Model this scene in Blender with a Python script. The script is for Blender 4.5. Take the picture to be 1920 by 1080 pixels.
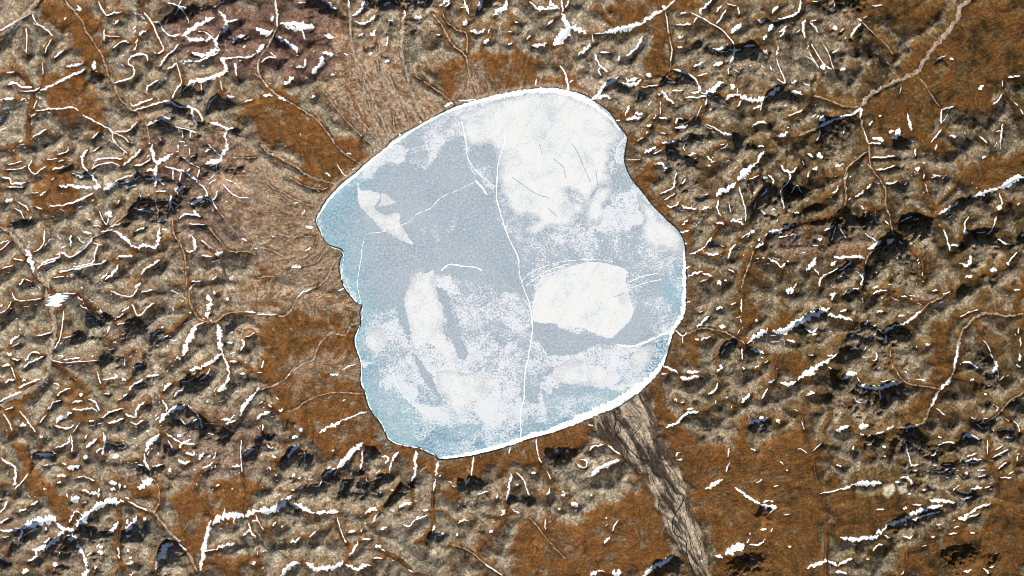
import bpy, math, heapq
import numpy as np

# ================================================================ camera, sky, sun, exposure
S = 17.5                                   # metres on the ground per map pixel (lake about 12 km wide)
CAM_Z = 150000.0
scene = bpy.context.scene
for o in list(bpy.data.objects): bpy.data.objects.remove(o)
col = scene.collection

cam_data = bpy.data.cameras.new('camera')
cam = bpy.data.objects.new('camera', cam_data); col.objects.link(cam)
cam.location = (0.0, 0.0, CAM_Z)
cam_data.sensor_width = 36.0
cam_data.lens = 36.0 * CAM_Z / (1920.0 * S)
cam_data.clip_start = 100.0; cam_data.clip_end = 1.0e6
scene.camera = cam

SUN_EL, SUN_AZ = math.radians(33.0), math.radians(160.0)     # low arctic sun, just east of south
world = bpy.data.worlds.new('World'); scene.world = world; world.use_nodes = True
wn = world.node_tree; wn.nodes.clear()
sky = wn.nodes.new('ShaderNodeTexSky'); sky.sky_type = 'NISHITA'; sky.sun_disc = False
sky.sun_elevation = SUN_EL; sky.sun_rotation = SUN_AZ; sky.altitude = 500
bg = wn.nodes.new('ShaderNodeBackground'); bg.inputs[1].default_value = 0.05
wo = wn.nodes.new('ShaderNodeOutputWorld')
wn.links.new(sky.outputs[0], bg.inputs[0]); wn.links.new(bg.outputs[0], wo.inputs[0])

sun_data = bpy.data.lights.new('sun', 'SUN'); sun_data.energy = 5.0
sun_data.angle = math.radians(0.5); sun_data.color = (1.0, 0.95, 0.865)
sun = bpy.data.objects.new('sun', sun_data); col.objects.link(sun)
sun.location = (0, 0, 30000)
from mathutils import Vector
sdir = Vector((math.sin(SUN_AZ)*math.cos(SUN_EL), math.cos(SUN_AZ)*math.cos(SUN_EL), math.sin(SUN_EL)))
sun.rotation_euler = sdir.to_track_quat('Z', 'Y').to_euler()

vs = scene.view_settings
vs.view_transform = 'Standard'; vs.look = 'None'; vs.gamma = 1.0
vs.exposure = 0.62
scene.cycles.filter_width = 0.9
scene.cycles.max_bounces = 4; scene.cycles.diffuse_bounces = 2

# ---------------------------------------------------------------- traced map data
# Each block belongs to a 480 x 270 px map sheet (its corner is the key) and is
# written in quarter pixels: "width x,y x,y ..." separated by "/".
SNOW = {
(0,0): """16 860,620 930,600 1000,570 1000,500 960,480 1000,420 1090,410 1110,460/20 305,680 380,640 470,600 520,570 580,550 640,520/14 270,830 350,820 440,815 540,805 590,830/
12 230,880 270,850/14 620,860 700,905 780,945 840,985 850,1040 880,1080/10 840,985 930,1030 970,1070/14 740,10 770,70 800,115 860,95 915,90/14 1080,90 1140,170 1180,260 1225,360 1190,400 1150,390/
20 1340,45 1330,100 1310,120/12 1250,15 1340,45 1410,60/12 1340,45 1400,120 1420,180/10 1360,0 1340,45/14 1610,60 1650,30 1690,0/14 1140,170 1200,170 1230,230 1290,275 1350,260/26 1370,275 1450,220 1530,170 1610,130/
22 1390,275 1450,300 1540,300 1600,270/12 1490,235 1550,245 1620,310/24 1640,85 1690,140 1700,200 1650,260 1620,310 1640,370 1580,390 1510,420 1440,395/16 1700,160 1790,150/16 1370,480 1410,460 1510,455 1570,420 1640,400/
10 1330,480 1350,560 1365,620/20 1330,475 1260,520/26 1400,650 1440,610 1530,600 1600,580 1690,540 1690,480 1650,440/14 1365,620 1320,680 1290,740/14 1650,440 1690,440 1790,430 1870,430 1920,400/16 1760,470 1775,570/
22 1750,325 1780,290 1840,270/14 1340,330 1300,380 1250,420 1200,500/16 1000,830 1100,800 1200,770 1280,765 1340,800 1440,810 1500,850 1530,920/14 980,770 1000,800 1060,770 1150,740/16 1440,810 1450,880 1480,940/
20 1100,940 1180,900 1290,885/10 1240,900 1310,950 1400,970 1480,1000/20 1570,920 1650,940 1710,970 1690,1000 1700,1080/14 1710,970 1760,960/14 860,990 960,980 1030,910/14 1000,380 1020,350 1030,290/
18 1040,265 1100,225/12 850,360 920,310 970,320/12 780,220 785,310/10 780,270 900,275/24 700,530 710,455/20 500,500 570,490 630,460/16 410,435 440,410 480,380/12 200,210 205,300 200,400/16 50,545 110,540/
16 60,640 110,620 160,650 240,660/14 150,685 250,680 300,655/20 20,740 110,740/14 160,745 200,740/12 390,290 350,360 340,400/14 240,1030 300,1000 350,970/12 690,1040 740,990/10 320,470 325,560/10 280,745 255,815/
14 1100,690 1110,650 1190,600/10 1510,620 1515,700/14 1560,830 1580,760 1640,710/16 1700,720 1760,730/12 1830,765 1900,740/10 1650,600 1670,680/14 0,230 60,200 120,160 230,100/12 240,100 280,180 340,215 400,270/
16 575,45 610,70 570,70/16 870,180 890,150/14 480,150 500,130/10 1460,620 1430,680/10 1400,640 1370,690/10 1340,960 1350,1000/10 1370,980 1380,1040/10 1440,980 1430,1040/14 1470,760 1510,745""",
(480,0): """14 145,0 160,120 155,200/30 180,175 300,180 410,200 330,215 220,205/32 0,215 60,250 130,240/26 150,270 220,310 280,350 315,395/26 10,400 60,330/12 40,470 90,430 150,430 100,390/16 340,215 360,270 375,300/
10 15,480 20,550/14 70,630 90,650/36 420,550 450,520 490,470 500,420/24 500,395 580,410/16 365,500 375,440/32 215,635 250,605 285,580/22 55,720 125,710/20 165,730 225,750/20 130,120 115,160/14 320,25 380,15/
12 490,5 570,25/18 530,20 570,60 605,75/40 540,290 550,255/22 720,120 770,90 800,40 830,0/14 800,40 855,25/18 740,160 810,175 860,150 895,115/16 690,0 700,60/20 950,35 1010,20/14 1115,80 1120,140/12 985,150 1030,160/
28 1190,145 1245,140/16 1230,145 1235,120/22 1370,45 1420,20 1450,0/14 1420,50 1455,20/16 1560,0 1580,60 1595,105/12 1535,60 1570,50/26 1670,80 1690,20 1700,0/28 1780,120 1820,80 1870,50 1880,0/30 1555,190 1585,155/
20 1605,235 1680,240 1720,215/26 1710,325 1745,290/14 1740,250 1750,220/18 1890,335 1920,320/14 1890,235 1920,240/22 765,270 805,250/28 865,270 900,230/14 990,270 985,320 965,340/26 845,410 875,400/24 965,465 1010,440/
16 300,505 360,505/16 660,400 690,415/16 560,565 590,555/16 415,735 445,720/22 1410,795 1475,775/12 1520,755 1650,745/10 1355,265 1385,260/10 1040,0 1070,30/10 1210,40 1230,0/10 1260,50 1280,0/10 1160,0 1180,30/14 1235,905 1240,922/16 1075,1000 1080,1022""",
(960,0): """30 160,40 200,60 320,65/14 130,10 170,45/28 280,0 320,45 360,60/18 375,0 380,90/14 430,0 400,60/
48 315,340 360,290 410,230 440,200+26 375,100 410,180 440,200+32 440,200 500,220 560,250/
16 255,190 310,145/24 490,410 550,375 590,330/8 600,260 610,320/36 700,240 800,220 900,195 980,175/24 980,175 1040,120 1130,80/14 1130,80 1220,0/24 1125,55 1150,45/10 620,250 700,245/
18 975,270 950,330 910,380 860,420/16 620,400 640,450 660,490 720,540/14 660,490 650,530 670,570/16 660,390 730,395/16 800,460 805,420/18 110,295 140,270/24 150,340 200,345 260,325/14 20,165 50,165/
16 360,490 390,540 410,600 430,690/14 430,620 460,600/12 175,640 185,590/26 590,750 630,720 690,650 740,610 800,570/26 820,620 870,640 930,630 970,600/22 850,585 890,600 940,580/26 1010,570 1040,550/
12 970,650 1080,640 1110,630/26 640,745 690,715 740,740/14 945,680 930,750/18 880,790 850,870/24 855,900 910,885 970,880/22 920,850 980,855/18 1100,720 1130,690 1170,740 1220,780/9 1110,760 1110,860/
9 1180,480 1200,380 1185,310/9 1145,80 1165,160 1170,250/20 1420,110 1410,80 1460,40 1500,0/14 1530,90 1570,40/16 1260,110 1310,90/11 1340,95 1400,120 1450,150 1520,190 1590,240 1650,310 1665,350/
16 1530,180 1580,110 1600,70/14 1360,170 1390,130/16 1230,185 1340,180/24 1245,285 1285,270/18 1240,350 1280,355/26 1640,250 1720,180/16 1700,110 1690,50/10 1610,30 1680,40/18 1520,375 1580,360 1620,335/
12 1540,385 1620,390/18 1630,380 1670,375 1720,375/18 1740,350 1820,340/16 1670,350 1660,420 1630,470/28 1520,490 1580,470/9 1620,510 1620,560/16 1360,500 1430,470/16 1390,570 1470,550/
16 1210,520 1300,545 1370,590 1400,640 1415,690/18 1340,695 1415,685/26 1420,700 1500,680 1540,640 1590,620/14 1300,730 1370,730 1450,720 1460,760 1445,790/10 1450,715 1540,725/20 1600,755 1630,720 1690,710/
28 1690,710 1760,740 1820,750 1920,730/12 1690,660 1690,710/30 1640,670 1670,640/16 1690,800 1720,750/14 1810,820 1870,790/10 1875,760 1860,830/18 1800,950 1850,920 1910,920/18 1220,960 1300,950 1320,930/
16 1230,930 1240,895 1290,895/8 1370,910 1400,840 1420,790/12 1450,930 1500,950 1560,985 1600,1005/22 1580,1000 1650,1005/24 1840,155 1900,150/18 1885,300 1910,260/24 1880,385 1920,390/16 1160,615 1230,620/
14 1200,685 1280,675/14 1270,610 1285,575/20 1280,1060 1330,1010/16 1120,1070 1180,1070 1240,1055/16 1110,990 1150,1000/26 1010,945 1040,945/14 1060,890 1080,860/14 1100,880 1170,890/16 940,1060 980,1030/14 1000,1000 1020,980/14 780,900 810,905""",
(1440,0): """36 380,900 430,890/20 370,960 440,920 520,890 620,860 690,820/26 0,715 90,655/26 165,685 260,705/11 65,590 110,620 125,610 70,470 60,440/18 75,350 65,415/18 30,165 110,140 190,115 235,75 245,0/
18 30,100 75,45/26 0,235 40,180/16 80,245 140,200/14 90,280 130,230/18 280,150 260,190 275,290/14 310,170 360,220 370,250/10 310,160 365,150/20 615,285 640,230 690,180/14 670,150 700,160/10 710,140 740,120/
30 480,220 515,215/12 540,245 560,215/16 780,40 860,40/12 650,0 660,20/28 390,510 430,495/14 430,495 480,520/10 310,400 380,510/8 320,330 400,460 430,490/8 410,330 450,400 490,520/18 530,520 580,520/
12 480,400 520,380/16 170,620 215,610/14 150,870 260,825/24 70,1020 150,1000/14 380,970 385,1000 360,1060/16 560,1005 575,940/16 755,945 780,905/12 830,875 850,865/36 930,1035 970,1000 990,965/
20 905,995 940,980/24 780,1035 870,1050/14 750,1075 850,1075/14 1255,470 1280,435 1330,420/16 1355,440 1390,435/26 1580,675 1615,640/14 1690,785 1720,750 1760,700/10 1755,600 1755,650/16 1800,585 1890,570/
12 1840,765 1870,795/12 1890,820 1910,860/14 1305,820 1390,800/14 1300,820 1295,930/12 1300,970 1260,1020 1220,1070/14 1740,1080 1745,1000 1755,930/10 1700,990 1745,980/20 1040,850 1060,920 1075,980/
8 985,700 1000,650/12 1580,1025 1640,1075/22 1360,1015 1410,1025/18 690,800 700,830 690,880/24 660,830 690,815/24 805,690 825,685/9 720,980 745,1070/12 330,10 380,15/10 420,60 480,90 490,30/12 210,245 240,225""",
(0,270): """36 195,790 230,860 260,960/16 660,40 620,110 640,180 700,250 760,330/26 780,345 830,310 860,280/14 860,280 930,250 1000,230/16 900,300 1000,270 1050,240/20 445,315 540,315 620,325 690,330/24 700,320 750,325/
24 1140,0 1150,80 1180,140 1240,110 1300,70/22 1180,140 1165,240 1175,320/24 1100,200 1180,190/16 1090,260 1230,265/10 1175,260 1240,310/16 1240,170 1330,190 1400,215 1460,260 1490,290/12 1300,190 1300,270/16 1360,210 1345,290/
12 1410,210 1430,185/12 1500,190 1480,250/30 1545,155 1600,130 1650,125 1670,90+14 1560,0 1610,50 1660,90+24 1660,90 1700,40 1710,0/9 1625,150 1625,200/16 1540,60 1580,40/12 1340,0 1340,60/10 1420,30 1425,80/
14 1430,100 1470,80/10 1370,95 1430,140 1500,180/12 1495,290 1540,340 1560,400/14 1590,430 1620,390 1630,350/10 1570,300 1620,265/10 1670,300 1740,370 1800,400 1870,405/10 1690,265 1760,290 1800,330/24 1310,340 1390,325/
12 1310,340 1350,400/10 1170,355 1260,355/28 1440,455 1480,420 1530,405/13 1530,405 1590,430 1630,490/14 1285,380 1280,460 1270,500/10 1285,430 1350,465/10 1290,460 1310,510/10 1170,430 1190,490 1220,520/9 1190,520 1190,560/
16 1190,580 1240,570 1260,535/16 1000,480 1080,500 1150,515/10 1150,430 1280,420/16 1350,560 1390,530 1470,530 1510,545/20 1450,505 1500,535/10 1420,600 1540,605/22 850,650 920,690 970,740 1030,775 1100,760 1160,770 1190,720 1200,630/
12 1010,660 1050,640 1090,625/16 830,620 910,590/12 760,660 850,640/10 740,500 770,560 800,600 815,550/40 825,550 830,500/16 665,572 685,560/16 620,660 690,670/14 580,690 610,730 640,740/12 700,610 760,620/
16 530,680 535,770/12 255,810 320,760 340,650/15 420,830 480,820 520,850 580,820 660,750 700,700/16 280,940 330,890 440,850 450,810/12 310,910 420,870/16 440,960 540,940 640,920 760,890 800,870/14 550,920 690,890 720,800 740,750/
10 700,740 770,760/20 790,1015 850,970 890,905/18 870,855 930,840 1000,840/16 1060,980 1100,930 1150,900 1200,870/20 1010,1080 1060,1040/20 1400,805 1450,800 1465,750 1440,690/28 1615,830 1670,800/9 1510,720 1600,790/
14 1510,835 1590,845/16 1435,1030 1510,1025/12 1595,1020 1625,990/14 370,465 460,460 550,440 640,400 700,370/12 270,470 320,490/14 130,430 200,470 220,500/24 40,430 100,415/11 110,480 160,510 185,570/12 210,580 240,540/
14 90,580 150,575/16 20,250 70,260 100,295 200,285/14 60,325 180,320/10 50,190 150,185 200,160/10 60,160 120,140 170,130/12 240,120 220,180 260,225 310,190 350,165/16 395,190 480,170 540,150/18 550,215 610,245 640,235/
10 440,130 480,120/12 430,80 500,60 520,20/12 355,115 430,110/14 700,60 750,25/14 700,130 800,105 920,110/14 690,190 740,155 840,140 900,160/18 920,160 1000,100 1060,40/10 870,0 960,70/14 1010,160 1070,150 1130,110/
12 300,390 350,350/10 390,270 410,250/9 240,370 290,365/12 1050,370 1060,420/10 1100,410 1120,370/12 950,335 1030,305/12 0,745 70,720/10 0,800 80,730/14 20,930 100,910/12 100,860 180,870/16 150,1060 180,1010/10 180,1010 240,1030/12 900,420 880,450/10 520,990 400,1000""",
(480,270): """20 370,620 430,620/24 265,920 340,915/20 515,215 560,240/14 370,800 410,770/16 680,65 715,75/12 285,440 315,440/10 120,695 140,695/9 605,150 650,220 680,240/10 720,190 760,180""",
(960,270): """8 850,118 960,118/22 985,70 1040,40 1080,20/10 1060,75 1130,40/14 1170,40 1215,55/14 1290,0 1285,55/16 1310,90 1380,70/16 1070,150 1120,145 1150,180 1170,190/14 1230,215 1215,290 1200,330 1110,370/
12 1270,310 1300,260/12 1140,420 1210,380 1220,365/14 1160,455 1190,470 1230,460 1250,430/20 1275,455 1310,480 1380,490/18 1420,490 1450,475 1500,475/18 1385,400 1470,375/44 1690,270 1760,210 1820,150/18 1820,150 1860,90 1890,50/
28 1530,390 1570,355 1640,330 1680,290/14 1550,420 1540,480 1560,540/12 1700,320 1730,420 1750,500 1750,580/22 1635,575 1680,575 1740,605/16 1690,565 1730,555/18 1530,590 1590,600/18 1275,605 1320,565/16 1260,665 1330,650/
16 1330,830 1400,800 1450,760 1500,700/14 1510,730 1560,750 1590,770/16 1440,815 1500,830 1550,820/16 1680,750 1640,790 1620,860/12 1720,705 1780,670 1760,700/20 1790,640 1820,660/20 1820,775 1870,755 1880,730/14 1840,720 1860,710/
20 1320,1000 1370,970 1430,955/16 1430,970 1500,990/30 1540,1050 1570,1040/16 1300,930 1340,910/14 1460,90 1500,130 1525,130/12 1465,165 1490,160/16 1560,10 1590,0/16 1840,20 1890,15/12 1780,265 1850,235/20 1880,260 1910,240/
16 1870,390 1920,330/10 1810,490 1830,430/14 1860,500 1900,530/9 1630,450 1640,510/12 1830,860 1850,860/16 1890,690 1920,670/14 1590,1025 1610,1020/10 1410,1030 1460,1015/10 1620,940 1670,960/14 1295,745 1315,745""",
(1440,270): """20 1270,525 1360,480 1430,430/26 1520,405 1600,370 1720,330+38 1720,330 1800,290 1870,250 1920,245/16 1730,370 1750,440 1720,500/28 1725,495 1745,465/14 1710,540 1680,630 1640,680/14 1560,665 1630,660/13 1500,545 1475,600 1470,690/
18 1470,660 1500,660/14 1315,640 1340,720 1365,800/20 1365,760 1440,755/14 1710,700 1760,740 1820,755/20 1920,650 1900,700/22 1430,895 1500,905 1505,830/26 1660,945 1710,940/22 1475,1000 1530,990/24 1790,905 1800,890/
12 1800,890 1860,810/14 990,585 1080,540/12 1085,570 1130,560/13 775,105 850,100 950,90/14 810,195 880,185 950,165/16 880,300 930,295 970,280/14 690,465 720,490/12 720,550 740,520/20 495,375 530,315/16 650,400 690,375 720,345/
14 740,340 770,295/18 90,160 130,200 170,215 215,175/14 165,215 160,270 100,340 100,400 120,490/12 170,370 215,310 250,365/16 290,70 340,100/26 365,100 390,80 400,110/20 330,190 370,180/16 290,250 310,215/24 1100,190 1140,185/
12 255,130 270,160/12 1230,230 1300,240/10 1170,225 1165,260/10 1180,300 1190,360/12 1220,255 1260,245/12 1100,30 1105,95/14 1250,45 1265,0/18 1600,105 1630,95/10 1740,0 1735,40/12 1860,460 1880,440/24 0,665 80,650 140,620 190,605/
14 70,700 140,690 200,670/9 270,635 310,630/16 370,715 400,715/15 420,650 490,610/12 505,620 490,660 470,730/12 530,630 560,680 575,705/24 740,790 800,760 840,720/28 890,750 940,710/14 720,670 810,730/12 975,725 1010,750/
22 490,840 540,855 620,845 720,850/24 465,910 510,875/15 530,950 590,910 630,880/14 520,990 560,990/16 0,855 60,890 100,920 130,890/24 280,945 320,920 360,850/14 345,935 380,980/16 190,1080 210,1040/14 380,1070 400,1000 450,970 530,930/
18 720,940 710,990 690,1060/16 0,230 40,270 30,320/16 190,515 230,520/14 20,490 50,490/9 1155,960 1155,990""",
(0,540): """116 421,40 430,140/36 1370,510 1400,420 1450,330 1480,280/14 1480,280 1530,255/22 1320,520 1360,520/30 1640,270 1650,380 1665,490+22 1665,490 1590,550 1510,590 1420,620/16 1430,660 1470,630/18 1665,490 1710,580 1715,680 1690,720/
34 1690,720 1640,780/13 1575,600 1560,640 1490,700/34 1555,50 1580,110 1550,170/34 1540,210 1580,190/30 1600,30 1620,40/28 1700,90 1715,70/30 1200,1010 1240,950 1320,900 1390,875/16 1220,840 1250,890 1250,930/
14 1410,880 1480,940 1510,1000 1520,1060/22 1660,980 1720,990 1760,950/20 1690,1020 1770,990/26 1800,960 1830,890 1900,800 1920,780/20 1230,770 1260,730 1290,715/20 1310,820 1340,780 1380,770/12 1360,700 1420,700/
18 1150,360 1190,325 1230,315/16 1215,390 1260,350/16 1690,410 1750,405/18 1800,470 1830,430 1815,380/18 1840,365 1910,340/15 1000,640 1020,590 1070,580/16 1100,660 1200,650/16 975,770 1010,720 1080,690/14 890,840 960,790/
12 730,620 760,720/14 770,690 880,665 860,640/14 940,520 940,580/18 920,690 950,685/14 990,120 1040,210 1110,140 1160,110/16 880,225 930,190/12 810,335 830,280/16 770,260 790,230/12 880,270 980,255/14 480,540 600,520/
10 390,540 480,560 600,550 760,540/16 270,360 340,345 390,325/14 470,375 570,350/11 480,170 470,280 450,380 410,460/20 75,420 110,380 150,350/10 90,440 150,410/28 60,500 90,490/14 90,530 150,540/14 190,550 240,480 300,495/
14 180,600 220,560 330,510/20 20,590 80,575/11 85,590 120,680/18 40,710 70,690 110,690/16 140,750 200,720 310,680/24 170,700 190,685/15 0,850 80,810 160,780/12 40,910 100,890/14 430,810 470,770 530,750/12 370,910 400,860 460,840/
16 540,860 620,845/24 420,1010 470,960 540,935/18 410,1030 500,1050 560,1030/14 540,910 610,910 700,900 730,930/16 660,830 710,850 745,920/24 600,810 620,790/15 150,920 210,1000 270,1080/13 30,940 70,1010 95,1070/24 150,1030 200,1030/
16 760,970 830,930 930,900/16 810,1010 870,1000 930,970/18 940,940 1010,965 1030,910 1090,850/14 980,1000 1020,1020 1080,990/14 670,1000 710,995/14 780,790 830,790/12 300,1010 350,950/10 550,1080 600,1010/14 1840,175 1920,185/
14 1720,550 1780,550/16 1800,640 1840,650/16 1440,1010 1480,980/14 1360,980 1400,1030/20 0,130 20,120/10 0,190 60,150 90,100/10 90,30 130,90 240,90 310,75/12 470,40 570,40/14 830,20 970,65 1040,0/12 1060,30 1150,10""",
(480,540): """14 310,70 340,40 420,5/14 10,195 150,200/26 470,1075 560,1035 640,995/16 640,995 720,960 830,925/20 555,655 620,640/14 650,610 700,585 750,575/22 0,985 50,945 110,930/13 40,600 60,540/14 650,850 670,835/14 620,25 660,0/
20 0,765 30,755/16 90,880 120,890/18 170,920 205,910/24 330,1050 345,1075/14 50,1020 50,1070/9 240,660 250,640/10 10,635 45,632/10 35,862 52,848""",
(960,540): """13 1220,310 1280,360 1310,330/9 1280,360 1280,420/28 1760,415 1810,370 1880,330 1920,300/22 1790,450 1840,470 1890,490/11 1725,440 1725,540/16 1720,80 1720,180/12 1715,230 1715,260/12 1690,345 1710,310/20 1385,295 1430,250 1480,215/
22 1530,155 1580,145/22 1555,290 1600,290/14 1640,125 1680,110/12 1400,180 1430,180/13 1420,400 1430,380 1490,365/16 1590,430 1650,405/18 1370,385 1400,385/13 1570,500 1590,450/18 1540,630 1560,600 1565,570/22 1135,580 1180,600 1245,635/
24 1260,670 1310,680 1400,660/22 1310,635 1370,630 1410,625/13 1120,645 1160,640/18 1470,795 1520,770 1545,715/20 1150,1045 1220,1020 1290,960 1320,935 1400,930/16 1310,910 1360,905/18 1215,835 1240,840/16 1265,860 1290,862/
22 1720,860 1750,830 1780,790/30 1780,1030 1830,990 1920,980/14 1820,600 1850,580/20 1735,610 1745,600/16 1865,525 1880,520/14 1870,830 1915,750/14 1880,1060 1890,1040/10 1525,870 1525,840/14 1600,825 1620,820/10 1650,900 1645,880/
14 570,1025 610,1030/12 1310,110 1340,100/12 1890,560 1920,545""",
(1440,540): """36 30,320 120,315 200,270 290,220 370,190 460,150/22 440,200 510,210 580,225 635,240/18 540,180 590,160/16 270,300 330,330 370,295/16 320,350 360,345/32 220,690 300,630 380,580 470,530/18 470,530 510,500 530,455/14 440,505 490,505/
24 90,710 140,725 210,700/16 0,710 50,685/14 300,660 360,640/30 560,690 590,645 660,630/24 660,730 740,740 850,745 920,725 1000,710/14 640,770 660,745/14 700,795 745,765/14 640,820 660,850 700,855/16 835,760 835,850/12 665,670 690,700/
20 880,340 890,310 960,280/22 960,280 1030,260 1090,220 1150,170/11 820,305 870,345/14 880,350 880,400 860,412/18 750,370 810,345/34 715,260 750,260/16 610,360 650,345/16 610,455 680,450/14 800,480 810,530 775,540/
18 1420,420 1415,490 1395,600/24 1290,760 1340,710 1360,680/18 1270,790 1250,830 1220,890/16 1130,1025 1000,1050/20 880,1060 940,1030/24 500,1065 550,1050 605,1035/34 680,1050 750,1030/34 130,20 190,10/14 160,40 190,30/18 140,385 205,405/
24 60,1000 90,990/16 280,800 350,785/14 310,770 350,790/18 480,90 500,30/18 460,50 510,45/18 560,50 630,20 680,0/12 700,70 710,110/18 810,180 860,178/14 780,45 830,20 890,15/22 1180,425 1215,415/16 1455,560 1510,560 1580,605/
24 1660,640 1700,600 1715,570 1690,540/10 1665,490 1690,540/10 1720,620 1725,690 1765,660/20 1515,685 1545,685/10 1610,390 1640,420 1665,480/11 1880,280 1875,340/14 1890,370 1885,440/18 1890,490 1885,550/12 1260,900 1330,955/
24 1635,735 1648,725/24 1620,800 1632,790/20 1635,865 1648,855/14 1520,970 1560,980/16 1590,1020 1640,970/12 1700,880 1725,900 1700,925/11 1440,215 1500,185 1590,155/14 1310,50 1365,25/14 1230,20 1270,15/14 1840,15 1890,10/
12 1880,1080 1870,1030 1830,990/14 1720,1070 1760,1060 1830,1065/10 450,590 480,610/9 190,910 225,925/10 250,1000 270,1060/14 1560,1020 1610,1055/12 300,500 340,500""",
(0,810): """48 170,720 230,690 300,670 390,650 420,670/22 420,680 460,710 500,730/18 150,810 170,750 170,720/26 490,725 560,735/50 580,710 610,660 670,600+36 670,600 720,560 790,530 930,520/36 790,510 880,505/16 520,680 560,600 600,600/
14 970,525 1040,560 1110,590/14 940,490 970,500/20 0,730 80,740 160,720/46 510,800 580,800/22 580,820 620,890 650,980 665,1060/34 620,1080 660,1060/28 250,880 330,860 410,820 470,750 490,730/16 280,880 270,930 215,970/
16 330,830 380,790/14 360,850 430,780/28 100,830 150,830/14 340,710 350,740/10 180,780 240,740 290,720/42 530,510 600,490/16 500,460 510,490/20 610,435 680,450 740,460/18 745,420 740,490/18 620,530 650,520/
14 570,345 620,330 710,365/40 1030,410 1080,400 1150,350/26 820,375 880,385/26 890,400 910,400/20 930,415 945,400/20 830,430 870,430/30 1090,150 1130,80 1200,10/18 1090,160 1090,220 1140,320/20 1140,255 1230,240/22 1265,290 1290,275/
14 1250,10 1310,50 1370,80 1470,90/20 1370,80 1350,120/14 1370,80 1440,50/24 1330,30 1390,10/14 1260,60 1310,150/20 1340,200 1380,235 1430,220/24 1390,155 1450,160 1450,140/26 1490,200 1540,160/14 1620,150 1610,200/16 1520,275 1600,230/
30 1500,1040 1530,900 1545,780 1580,660+40 1590,690 1640,650 1700,630 1800,625 1830,640+34 1840,630 1900,600 1920,590/14 1680,620 1685,570/12 1550,885 1620,880/24 1620,880 1690,845 1760,830/20 1820,780 1850,745 1880,740 1920,790/
14 1880,740 1870,680/20 1890,990 1920,970/9 1750,660 1760,690/46 1190,960 1230,890 1250,840+34 1240,840 1300,850/20 1170,1030 1190,960/14 1340,830 1400,890/24 800,770 850,730 890,670/30 940,745 980,700 1030,630/22 950,780 990,775/
18 955,690 960,650/24 1075,645 1100,650/14 885,860 895,950/26 740,890 780,910/16 760,870 775,845/14 655,920 700,900/14 685,730 695,780/22 950,990 1000,970/22 980,950 985,930/20 965,895 975,880/20 705,1015 730,1010/
18 10,190 40,220 90,240 120,290 115,380/26 100,400 110,370/12 110,430 170,370 215,310/14 10,600 40,560 70,510/18 0,680 70,640/22 140,590 200,580/16 230,550 290,515/28 510,270 600,255/14 470,230 500,245/24 270,165 340,165 410,175/
18 420,120 500,80 530,40/14 530,20 545,100 540,150/24 640,200 650,170/20 650,120 680,90 730,50/18 780,0 785,80 770,170/16 785,65 850,85 920,95/16 720,150 770,120/26 850,190 900,175/16 640,50 650,20/24 300,20 320,40/
14 330,245 370,240/24 430,325 500,325/20 430,380 460,375/26 410,1000 440,985/28 165,1050 220,1040/10 455,870 460,930/12 0,940 80,980/14 20,785 70,780/24 1830,185 1870,150 1910,120/18 1740,255 1800,255/12 1810,60 1805,180 1815,300/
14 1620,405 1650,390/12 1660,50 1720,10""",
(480,810): """24 235,190 270,140 320,90/32 610,275 650,220 720,160 800,75/14 600,290 585,325/18 500,340 540,300 600,270/12 500,340 470,400 410,405/16 800,140 800,190 785,280/22 1010,215 1040,180 1070,150/14 1015,220 1000,310/
18 940,180 990,190 970,240/22 1205,140 1190,230 1195,290 1170,375/22 1365,220 1350,300 1340,330/16 1345,350 1335,440/15 1635,180 1620,260 1615,330/22 1610,350 1570,395/22 1470,395 1515,400/18 1915,310 1900,400 1880,520/
22 1835,625 1865,580/14 1890,160 1910,110/36 0,590 60,590 130,580 200,530 270,480/30 250,520 320,560 400,590 440,610/28 450,605 530,600 620,595/11 0,620 30,690 60,735/30 180,1080 250,1000 330,970/32 370,985 440,1020 530,1020 610,1000 660,970/
22 670,990 760,1025 810,1000 865,995/20 255,825 310,810 330,780/16 130,705 150,670/20 690,750 745,745/14 790,750 800,730/18 800,805 860,800/18 700,930 740,870 765,820/16 660,800 680,825/20 810,610 880,575 910,590/
15 875,680 900,630 920,600/18 930,730 985,705/13 1100,695 1150,705 1180,670 1230,640 1290,625/20 1320,760 1345,700/18 1360,775 1410,755/16 1510,680 1560,660 1600,665/18 1080,570 1110,540 1160,545/18 1250,590 1290,585/12 1200,640 1230,630/
22 895,860 940,850/16 940,875 970,895/14 880,945 950,945/12 1040,500 1035,480/14 930,470 940,445/16 800,385 830,370 830,340/14 855,385 895,380/16 890,350 940,330/12 735,440 790,455/15 610,445 650,420 655,380 690,375/20 320,425 370,395/
14 270,440 290,430/22 270,330 295,315/14 315,350 340,340/18 530,285 560,260/12 95,255 115,285/16 140,320 160,320/20 265,45 315,30/20 0,50 40,10/14 100,30 130,10/15 80,90 110,120 135,105/16 120,185 150,185/14 575,150 580,130/
12 365,150 370,220/16 1015,440 1030,430/22 1508,780 1515,760/18 1750,750 1775,735/13 1660,465 1740,440/14 1800,500 1815,465/14 1645,360 1665,380/12 1140,1030 1180,1055/12 1715,985 1780,1030 1850,1075/10 15,920 10,890/10 610,640 630,720 660,800/12 1370,330 1390,325/12 450,740 400,790""",
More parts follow.
